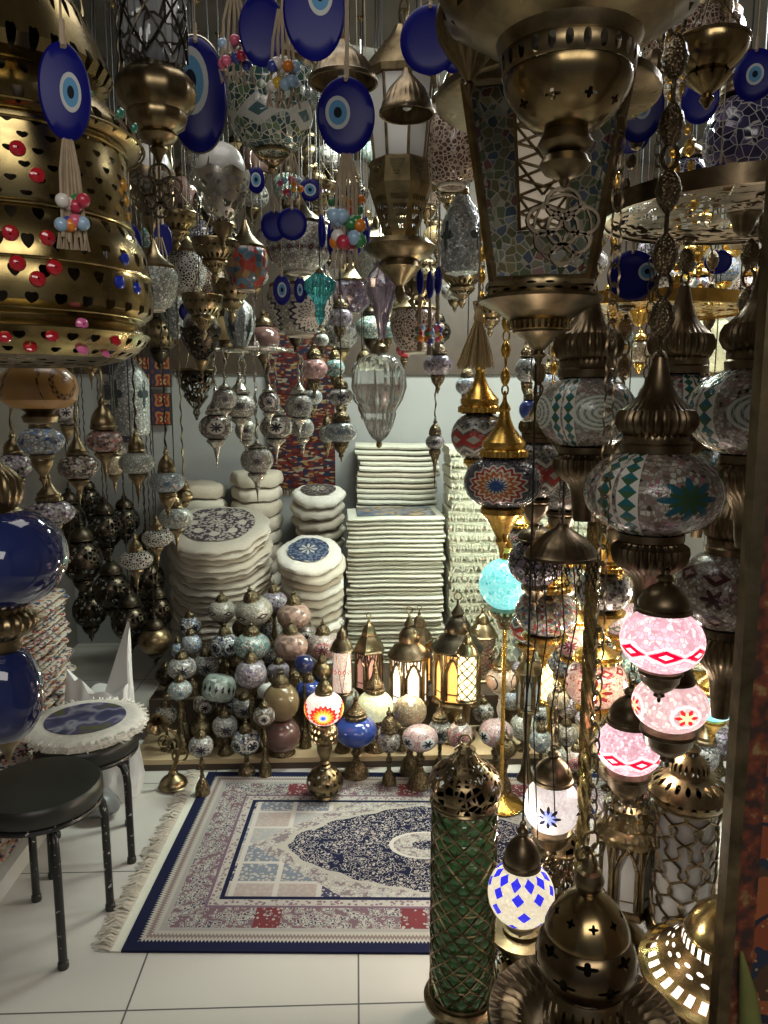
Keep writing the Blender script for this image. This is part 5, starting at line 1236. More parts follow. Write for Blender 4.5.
pend(728, 590, 104, 74, 1.52, 'm_brownband', 'white mosaic lamp with dark brown diamonds, beside the metal edge of the kilim panel', ('onion', 54, 84), ('fluted', 58, 96), True, group=BG, rz=.55, **BZ)
pend(562, 484, 50, 52, 1.86, 'm_ring', 'small mosaic lamp with coiled rings, below the brown-diamond lamp', ('onion', 36, 46), ('cup', 30, 40), group=BG, **BZ)
pend(536, 470, 52, 56, 1.9, 'm_reddiamond', 'mosaic lamp with brown and red diamonds, behind the coiled ring lamps', ('onion', 36, 46), ('cup', 30, 40), group=BG, rz=.4, **BZ)
pend(618, 502, 56, 40, 1.95, 'm_ring', 'mosaic lamp with blue rings peeping out behind the largest mosaic lamp', ('onion', 38, 50), ('cup', 30, 40), group=BG, rz=1, **BZ)
pend(700, 470, 60, 44, 2.3, 'm_teal', 'teal mosaic lamp glimpsed between the two biggest mosaic lamps', ('onion', 40, 50), ('fluted', 36, 46), group=BG, **BZ)
GD = dict(metal='gold_metal', chain='oval', ck=.7, group='mosaic lamps with gold caps')
pend(503, 482, 78, 48, 1.75, 'm_goldsun', 'black mosaic lamp with sunburst rosettes under a fluted gold cap', ('cone', 48, 62), ('cone', 44, 52), True, pw=.75, rz=.62, **GD)
pend(479, 436, 56, 44, 2.05, 'm_reddiamond', 'mosaic lamp with red and white diamonds under a gold cap', ('cone', 42, 56), ('cone', 30, 36), rz=.2, **GD)
pend(546, 612, 62, 44, 2.3, 'm_multi', 'pink and green mosaic lamp below a gold collar, behind the hanging chains', ('cone', 50, 48), ('cone', 46, 34), rz=.3, **GD)
pend(604, 590, 56, 40, 2.2, 'm_whitedark', 'dark and white mosaic lamp with gold collars, behind the twisted pole', ('cone', 46, 50), ('cone', 44, 30), **GD)
pend(596, 682, 62, 46, 2.5, 'lit_pinkred', 'reddish mosaic lamp with a star flower glowing behind the twisted pole', ('cone', 48, 30), ('cone', 40, 34), **GD)
pend(536, 562, 56, 44, 2.0, 'm_blackpurple', 'purple-grey mosaic lamp partly under the dark bronze bell', ('dome', 40, 20), ('cup', 26, 26), metal='dark_bronze', group='lamps near the twisted pole')
pend(714, 706, 40, 26, 2.5, 'lit_turquoise', 'small turquoise lamp shining beside the pink lamps, under a gold cap', ('cone', 38, 40), ('cone', 24, 26), metal='gold_metal', group='lit globe lamps', pri=0)
LT = dict(metal='dark_bronze', group='lit globe lamps', pri=0)
pend(662, 640, 82, 58, 1.04, 'lit_pink', 'upper glowing pink lamp with a row of red diamonds', ('dome', 54, 42), ('bowl', 44, 34), True, nochain=1, **LT)
pend(670, 704, 74, 48, 1.12, 'lit_pinkstar', 'glowing pink lamp with a red star, just below the upper pink lamp', ('dome', 46, 30), ('bowl', 56, 40), True, rz=.45, nochain=1, **LT)
pend(629, 747, 64, 48, 1.7, 'lit_pink', 'lower glowing pink lamp with red diamonds, beside the twisted pole', ('dome', 46, 42), ('bowl', 46, 40), rz=.3, chain='chain', **LT)
pend(552, 805, 56, 50, 1.9, 'lit_white', 'glowing white lamp with a blue-black star, below its long chains', ('dome', 40, 36), ('bowl', 40, 30), True, rz=-.12, chain='chain', drop=(22, 26), **LT)
pend(521, 893, 66, 58, 1.5, 'lit_bluediamond', 'glowing cream globe spotted with blue diamonds, hanging low beside the green lantern', ('dome', 38, 46), ('flat', 1, 1) and ('bowl', 34, 18), True, p=1, neck=.36, **LT)
# small pendants, left-hand side
SG = dict(group='small mosaic pendants')
pend(41, 441, 46, 26, 1.62, 'm_bluewhite', 'blue and white mosaic pendant right under the carved gourd', ('dome', 22, 16), ('cup', 24, 34), chain='twist', **SG)
pend(50, 513, 48, 24, 1.75, 'm_purplewhite', 'white mosaic pendant with dark flecks, above the deep blue globe', ('cone', 26, 30), ('cup', 22, 24), chain='twist', **SG)
pend(14, 466, 36, 24, 1.75, 'm_purplewhite', 'plum and white mosaic pendant at the picture edge below the gourd', ('dome', 20, 22), ('cup', 20, 24), chain='twist', **SG)
pend(78, 467, 40, 24, 2.0, 'm_brown', 'brown mosaic pendant with a cream disc, beside the blue-white one', ('spire', 22, 30), ('point', 22, 26), chain='twist', **SG)
pend(104, 441, 36, 22, 2.15, 'm_red', 'red and pink mosaic pendant under a pointed brass cap', ('dome', 26, 34), ('point', 20, 30), chain='twist', rz=.5, **SG)
pend(114, 465, 20, 20, 2.6, 'm_goldwhite', 'small cream pendant tucked behind the red mosaic one', ('dome', 14, 14), ('point', 12, 20), **SG)
pend(137, 463, 36, 21, 2.2, 'm_pale', 'pale green-white mosaic pendant hanging clear of the others on a dark chain', ('dome', 18, 22), ('point', 18, 34), chain='twist', chmat='blackened_metal', **SG)
pend(167, 482, 35, 20, 2.25, 'm_paleblue', 'pale blue mosaic pendant on a long twisted chain, above the dark heap', ('dome', 18, 24), ('cup', 18, 26), chain='twist', chmat='blackened_metal', **SG)
pend(184, 496, 18, 12, 2.7, 'antique_brass', 'tiny all-brass pendant beside the pale blue mosaic one', ('dome', 12, 14), ('point', 10, 18), chain='twist', gname='brass_bulb', **SG)
pend(133, 560, 33, 18, 2.6, 'm_lattice', 'black pendant with a white net pattern, before the dark heap', ('dome', 14, 16), ('point', 14, 26), **SG)
pend(157, 538, 30, 17, 2.8, 'm_lattice', 'small net-patterned pendant beside the round cushions', ('dome', 12, 14), ('point', 12, 24), rz=.6, **SG)
pend(176, 518, 34, 20, 2.7, 'm_pale', 'pale mosaic pendant touching the edge of the wide cushion stack', ('dome', 14, 16), ('point', 14, 24), rz=.4, **SG)
pend(66, 412, 24, 26, 2.4, 'm_silverdark', 'dark silver-flecked pendant behind the carved gourd', ('dome', 16, 20), ('cup', 14, 20), **SG)
pend(90, 355, 30, 22, 2.2, 'dark_fil', 'dark pierced tulip pendant below the jewelled lamp rim', ('dome', 16, 18), ('point', 14, 24), gname='pierced_bulb', **SG)
pend(116, 450, 18, 16, 3.0, 'm_brown', 'tiny brown pendant behind the pale green one', ('dome', 10, 12), ('point', 9, 14), **SG)
# blue globes at the picture edge
# silver cluster
SV = dict(metal='silver_metal', group='silver mosaic lamps under the bar', chain='twist', ck=1.5, neck=.4, top_at='bar')
for (px, py, w, h, g, ct, bb, lab) in [
    (219, 427, 34, 24, 'm_silverdark', 386, 466, 'silver lamp with red-brown mosaic, outermost on the near end of the bar'),
    (240, 406, 35, 23, 'm_silver', 372, 440, 'silver lamp with a brown mosaic disc, high beside the outermost one'),
    (257, 460, 33, 25, 'm_silver', 440, 502, 'lowest lamp of the silver cluster, with a long pointed finial'),
    (273, 427, 33, 23, 'm_silverdark', 392, 462, 'silver lamp with a black flower on white, in the middle of the cluster'),
    (296, 406, 28, 23, 'm_silver', 376, 440, 'high silver lamp with pale gold mosaic at the far end of the bar'),
    (222, 399, 24, 20, 'm_silver', 380, 424, 'small silver lamp behind the outermost red-brown one'),
    (269, 402, 22, 20, 'm_silverdark', 384, 430, 'small silver lamp half hidden behind the black flower lamp'),
    (246, 430, 22, 20, 'm_silver', 410, 456, 'small silver lamp behind the lowest lamp of the cluster'),
    (303, 428, 22, 20, 'm_pale', 410, 456, 'pale round silver lamp lowest at the far end of the bar')]:
    pend(px, py, w, h, 2.8, g, lab, ('spire', w*.62, (py-h/2)-ct if ct < py-h/2 else 14), ('point', w*.58, bb-(py+h/2)), capmat='silver_metal', **SV)
# centre pendants
CG = dict(metal='old_brass', group='small pendants before the back wall')
for (px, py, w, h, d, g, lab, kw) in [
    (314, 369, 27, 20, 3.0, 'm_pinkplain', 'plain pink glass pendant beside the dark wall kilim', {}),
    (335, 368, 20, 17, 3.3, 'm_teal', 'teal mosaic pendant next to the plain pink one', {}),
    (364, 370, 26, 18, 2.9, 'm_bluewhite', 'blue-white mosaic pendant above the cut-glass drop', {}),
    (312, 397, 21, 15, 3.0, 'm_paleblue', 'small teal-white pendant below the plain pink one', {}),
    (344, 397, 25, 17, 2.8, 'm_star', 'white mosaic pendant with dark rosettes, above the pale blue round one', {}),
    (362, 397, 18, 16, 3.2, 'm_teal', 'small teal pendant half behind the white rosette one', {}),
    (341, 432, 33, 20, 2.7, 'm_paleblue', 'round pale blue mosaic pendant hanging lowest before the wall', {}),
    (327, 434, 16, 17, 3.3, 'm_pale', 'small pale pendant behind the lowest pale blue one', {}),
    (435, 442, 19, 14, 2.9, 'm_star', 'small white pendant with a dark star on a long cord over the folded rugs', dict(cap=('dome', 13, 16), bot=('point', 12, 40), chain='twist')),
    (438, 365, 30, 20, 2.6, 'm_lilac', 'lilac-white mosaic pendant above the white wall patch', {}),
    (467, 386, 23, 17, 3.0, 'm_bluewhite', 'bluish mosaic pendant beside the straw tassel', {}),
    (404, 350, 16, 14, 3.1, 'gem_red', 'small red glass pendant above the cut-glass drop', {}),
    (340, 318, 26, 18, 3.0, 'm_lilac', 'pale lilac pendant under the lavender globe', {}),
    (388, 330, 18, 16, 3.4, 'm_teal', 'little green-teal pendant behind the glass vase', {}),
    (322, 340, 14, 12, 3.3, 'm_pale', 'tiny pale pendant above the plain pink one', {}),
    (590, 380, 24, 20, 2.7, 'm_bluewhite', 'blue-white pendant hidden behind the coiled ring lamp', {}),
    (530, 410, 22, 20, 2.6, 'blue_opaque', 'small blue glass pendant beyond the gold chains', {}),
    (527, 370, 24, 24, 2.9, 'm_silverbottle', 'silvery pendant seen through the gold chains', {}),
    (548, 385, 22, 22, 3.1, 'm_bluewhite', 'frosted blue pendant beyond the mosaic lantern tip', {}),
    (560, 352, 20, 18, 3.0, 'm_silver', 'silver mosaic pendant below the gold ring', {})]:
    pend(px, py, w, h, d, g, lab, **{**CG, **kw})
# right back, under the gold ring
YG = dict(metal='gold_metal', group='lamps behind the gold ring')
for (px, py, w, h, d, g, lab, kw) in [
    (712, 345, 40, 54, 2.8, 'lit_yellow', 'bright yellow mosaic lamp behind the dark caps, under the gold ring', dict(group='lamps behind the gold ring')),
    (690, 368, 20, 30, 2.3, 'amber_opaque', 'amber glass lamp beside the bright yellow one', {}),
    (622, 335, 22, 20, 2.5, 'm_teal', 'teal lamp seen just under the gold ring', {}),
    (640, 352, 20, 22, 2.7, 'm_goldwhite', 'cream and gold lamp under the gold ring', {}),
    (752, 330, 26, 34, 2.6, 'm_multi', 'many-coloured lamp at the far end of the gold ring', {}),
    (560, 328, 20, 16, 2.4, 'm_goldwhite', 'gold-white lamp next to the tip of the mosaic lantern', {}),
    (700, 290, 30, 26, 2.9, 'm_multi', 'small many-coloured lamp above the gold ring', {}),
    (665, 278, 26, 22, 3.1, 'm_whitedark', 'black and white lamp above the gold ring', {}),
    (724, 270, 30, 24, 3.2, 'm_bluewhite', 'blue-white lamp between the two pierced rings', {}),
    (690, 180, 40, 40, 2.6, 'm_purplegrid', 'purple mosaic lamp above the dark bronze ring', dict(metal='dark_bronze')),
    (745, 140, 80, 80, 2.0, 'm_purplegrid', 'large purple and white crackle lamp high above the dark bronze ring', dict(metal='dark_bronze'))]:
    pend(px, py, w, h, d, g, lab, ('dome', w*.7, h*.5), ('cup', w*.6, h*.5), **{**YG, **kw})
# ------------------------------------------------------------------ bowls, cups and bells
def bowl(shape, px, py, w, h, d, glass, label, segs=None, fixed=False, **k):
    segs = segs or {'tulip': [(w/2, -h*1.0, h*1.1)], 'dish': [(w/2, -h*1.1, h*.6)], 'cup': [(w/2, -h*1.2, h*.5)], 'bell': [(w/2, -h*.5, h*.5)], 'vase': [(w/2, -h*.6, h*.6)]}[shape]
    return add('hanging', px, py, w, h, d, label, fixed, glass=glass, shape=shape, segs=segs, **k)
NM = dict(tulip='tulip_bowl_lamp', dish='mosaic_bowl_lamp', cup='pierced_cup_lamp', bell='bell_cap_lamp', vase='glass_drop_lamp')
def bw(shape, *a, **k): return bowl(shape, *a, name=NM[shape], **k)
bw('tulip', 222, 200, 56, 46, 2.1, 'silver_scroll', 'scalloped filigree bowl lamp holding a frosted glass ball')
bw('tulip', 150, 196, 50, 42, 2.4, 'bronze_fil', 'dark filigree bowl lamp with white glass, beside the jewelled lamp')
bw('tulip', 198, 345, 40, 30, 2.6, 'dark_fil', 'blackened filigree bowl lamp above the silver cluster', inner='m_silver')
bw('dish', 300, 250, 66, 44, 2.35, 'm_blackwhite', 'white mosaic bowl lamp with black dotted bands, below the small blue eyes', pri=0)
bw('dish', 300, 312, 66, 46, 2.55, 'm_daisy', 'cream bowl lamp with black and blue daisy rosettes, under the dotted bowl', pri=0, rz=.0)
bw('dish', 271, 112, 92, 76, 1.75, 'm_green', 'large dark green mosaic bowl lamp with white zigzags, behind the beaded strings', ringmat='antique_brass', pri=0)
bw('dish', 376, 262, 48, 36, 2.8, 'm_pale', 'cream crackle bowl lamp behind the faceted brass lantern')
bw('dish', 155, 290, 46, 40, 2.0, 'm_pale', 'pale green bowl lamp with dark scrolls, touching the jewelled lamp')
bw('dish', 185, 275, 44, 40, 2.7, 'm_lattice', 'white bowl lamp with a black lace edge, above the blackened bowl')
bw('dish', 354, 298, 40, 30, 2.9, 'lavender_glass', 'lavender crackle globe lamp beside the turquoise glass drop')
bw('dish', 246, 270, 44, 40, 2.45, 'm_redblue', 'red and blue swirled glass globe lamp beside the brass cups')
bw('dish', 415, 332, 50, 40, 3.0, 'm_redbrown_scale', 'brown scaled glass bowl lamp above the white wall')
bw('dish', 200, 170, 36, 30, 3.0, 'm_silver', 'silvery bowl lamp glinting behind the filigree bowl')
bw('dish', 452, 150, 70, 70, 2.3, 'm_redbrown_scale', 'dark red chip-glass bowl lamp behind the mosaic lantern')
bw('dish', 690, 60, 100, 64, 2.05, 'm_redbrown_scale', 'dark red and gold crackle bowl lamp high above the rings')
bw('cup', 272, 156, 50, 36, 2.0, 'brass_dia', 'ribbed brass cup lamp under the dark green mosaic bowl')
bw('cup', 215, 262, 44, 40, 2.3, 'brass_dots', 'brass cup lamp hanging under the filigree bowl')
bw('cup', 203, 318, 40, 44, 2.3, 'brass_dots', 'brass cup lamp above the silver cluster, lowest of the brass cups')
bw('cup', 232, 302, 40, 40, 2.55, 'brass_dia', 'brass cup lamp under the swirled red and blue globe')
bw('cup', 176, 232, 46, 34, 2.6, 'brass_dots', 'shallow brass cup lamp beyond the jewelled lamp shoulder')
bw('cup', 320, 200, 34, 30, 2.9, 'brass_fil', 'small gilt cup lamp among the blue bead strings')
bw('cup', 448, 196, 40, 30, 2.5, 'brass_dots', 'brass cup lamp beside the faceted brass lantern')
bw('cup', 462, 288, 44, 40, 2.6, 'brass_dots', 'brass cup lamp under the silver bottle lamp')
bw('cup', 490, 320, 34, 34, 2.9, 'brass_dia', 'brass cup lamp behind the straw tassel')
bw('cup', 325, 312, 36, 24, 3.1, 'brass_slots', 'wide brass cup lamp behind the daisy bowl')
bw('cup', 418, 300, 34, 42, 2.35, 'brass_fil', 'tapered brass cup lamp beneath the faceted lantern')
bw('cup', 708, 76, 74, 62, 1.5, 'brass_clover', 'brass cup lamp with a ribbed collar, above the dark bronze ring', pri=0)
bw('cup', 196, 395, 40, 50, 3.0, 'dark_fil', 'blackened brass cup lamp near the back corner')
bw('bell', 407, 92, 56, 44, 1.7, 'dark_bronze', 'dark fluted bell cap hanging by itself in front of the pale lantern glass', pri=0, chain='twist')
bw('bell', 343, 62, 70, 40, 1.6, 'dark_bronze', 'dark open bell cap above the second blue eye', chain='twist')
bw('bell', 562, 540, 74, 34, 1.62, 'dark_bronze', 'wide blackened bell lamp with a chain fringe, behind the gold-capped lamps', None, True, pri=0, fringe=1)
bw('vase', 379, 400, 52, 92, 2.6, 'clear_glass', 'clear cut-glass drop with diamond facets, before the white wall', prof=[(.04, -.46), (.3, -.4), (.5, -.28), (.62, -.16), (.6, -.12), (.85, 0), (1, .14), (.96, .3), (.7, .44), (.3, .5)], rib=(14, .07, 1, 8), pri=0)
bw('vase', 320, 300, 28, 50, 2.45, 'turquoise_glass', 'turquoise fluted glass drop beside the cream daisy bowl', prof=[(.06, -.5), (.2, -.42), (.4, -.3), (.3, -.2), (.36, -.1), (.5, 0), (1, .2), (1, .36), (.8, .42), (.5, .5)], rib=(12, .1, 3, 8), pri=0)
bw('vase', 382, 302, 36, 74, 2.5, 'lavender_glass', 'pale lavender glass vase lamp beside the hanging blue drops', prof=[(.05, -.5), (.2, -.46), (.3, -.3), (.5, -.1), (.9, .12), (1, .25), (.7, .38), (.4, .46), (.5, .5)], pri=0)
bw('vase', 462, 236, 46, 78, 2.45, 'm_silverbottle', 'tall silvery mosaic bottle lamp beside the mosaic lantern', prof=[(.3, -.5), (.7, -.46), (.9, -.35), (1, -.1), (.9, .15), (.6, .35), (.35, .45), (.3, .5)], pri=0)
bw('vase', 240, 330, 30, 60, 2.9, 'm_silverbottle', 'faceted silvery glass drop above the silver lamp bar', prof=[(.05, -.5), (.4, -.3), (.8, -.05), (1, .2), (.7, .4), (.3, .5)], rib=(10, .06, 1, 5))
bw('vase', 120, 320, 40, 60, 2.6, 'plum_glass', 'dark plum glass vase lamp under the jewelled lamp rim', prof=[(.5, -.5), (.8, -.46), (.84, 0), (.8, .4), (.5, .5)])
bw('vase', 175, 310, 36, 60, 2.9, 'm_silverbottle', 'silver-grey lace glass lamp near the back corner', prof=[(.1, -.5), (.5, -.3), (1, .1), (.9, .3), (.4, .5)])
bw('vase', 130, 396, 40, 78, 3.1, 'm_silverbottle', 'tall grey filigree lantern glass in the dim corner', prof=[(.8, -.5), (.9, -.46), (.95, .2), (.5, .4), (.2, .5)])
# ------------------------------------------------------------------ blue glass eyes, tassels
def am(px, py, w, h, d, label, fixed=False, **k): return add('amulet', px, py, w, h, d, label, fixed, **k)
am(65, 92, 50, 94, .86, 'blue glass eye hanging in front of the jewelled brass lamp', True, ex=.18, ez=-.02, eye=.9, tassel=100, rz=.15, pri=0)
am(346, 116, 58, 74, 1.25, 'blue glass eye with a beaded tassel, over the hanging bead strings', True, ex=-.28, ez=.05, eye=.95, tassel=105, pri=0)
am(314, 10, 62, 96, 1.05, 'big blue glass eye cut by the top of the picture', True, ex=.2, ez=.25, eye=.9, pri=0)
am(197, 95, 60, 110, 1.5, 'large silver-rimmed blue eye plate beside the pierced brass cup', eye=1.3, ex=-.2, ez=.2, rim=1, pri=0)
am(262, 30, 46, 70, 1.3, 'plain blue glass disc behind the beaded strings', eye=0)
am(430, 40, 60, 66, 1.5, 'plain blue glass disc beside the dark bell cap', eye=0)
am(460, 48, 50, 50, 1.75, 'smaller plain blue disc behind the ribbed brass lamp', eye=0)
am(640, 108, 46, 66, 1.45, 'dark blue glass eye with a grey iris, behind the large pierced brass lamp', eye=.8, ex=.1, pri=0)
am(630, 140, 36, 26, 1.8, 'bright blue glass disc under the dark grey-eyed one', eye=0)
am(632, 275, 48, 48, 1.75, 'blue glass eye seen between the two pierced rings', ex=.6, ez=.1, eye=.8, pri=0)
am(256, 180, 18, 26, 2.2, 'small blue eye beside the ribbed brass cup', eye=1.2)
am(274, 226, 26, 30, 2.0, 'plain small blue disc, nearer the filigree bowl, of the pair with white beads', eye=0, tassel=0)
am(292, 224, 30, 32, 1.9, 'plain small blue disc overlapping its twin, under white beads', eye=0)
am(282, 290, 18, 30, 2.3, 'small blue eye hanging before the daisy bowl', eye=1.1)
am(300, 290, 12, 26, 2.4, 'narrow blue eye beside the turquoise glass drop', eye=1.0)
am(131, 242, 20, 36, 1.9, 'blue disc peeping out beside the jewelled lamp', eye=0)
am(163, 240, 18, 34, 2.2, 'second blue disc beside the jewelled lamp, nearer the brass cups', eye=0)
am(190, 312, 22, 22, 2.6, 'blue disc behind the lowest brass cup', eye=0)
am(310, 190, 22, 22, 2.3, 'dark blue eye among the bead strings', eye=1.2)
am(700, 100, 36, 46, 1.9, 'bright blue disc beside the collared brass cup', eye=0)
am(755, 75, 40, 50, 1.6, 'blue glass eye at the picture edge, high above the dark ring', eye=.9)
am(718, 262, 26, 24, 2.4, 'bright blue disc under the far side of the dark ring', eye=0)
am(618, 215, 20, 20, 2.2, 'small light-eyed blue disc above the gold ring', eye=1.2)
am(720, 172, 18, 18, 1.9, 'small blue eye resting by the rim of the dark ring', eye=1.3)
for i, (px, lab) in enumerate(((420, 'slim blue glass drop nearest the glass vase'), (430, 'slim blue glass drop in the middle of three'), (438, 'slim blue glass drop nearest the silver bottle lamp'))):
    am(px, 281+i % 2*4, 8, 28, 2.2+.05*i, lab, eye=0, th=.9, tassel=52, group='slim blue glass drops', name='blue_glass_drop')
for i, px in enumerate((322, 331, 340, 349, 358, 366)):
    am(px, 232+(i*7) % 11, 8, 34, 2.15+.06*(i % 3), ('dark blue glass teardrop, %s from the dotted bowl' % ORD[i]) if i else 'dark blue glass teardrop nearest the dotted bowl', eye=0, th=.9, group='dark blue glass teardrops', name='blue_glass_teardrop')
add('tassel', 283, 60, 30, 88, 1.2, 'twine tassel with orange and white beads, beside the big blue eye at the top', True, pri=0)
add('tassel', 235, 40, 34, 80, 1.3, 'twine tassel with pink and yellow beads, over the green mosaic bowl')
add('tassel', 348, 196, 34, 64, 1.5, 'twine tassel with red and white beads, under the tasselled blue eye')
add('tassel', 160, 268, 22, 56, 2.1, 'thin twine tassel with small beads, beside the jewelled lamp')
add('tassel', 290, 178, 24, 50, 2.1, 'twine tassel with white beads above the small blue discs')
solve_later = True
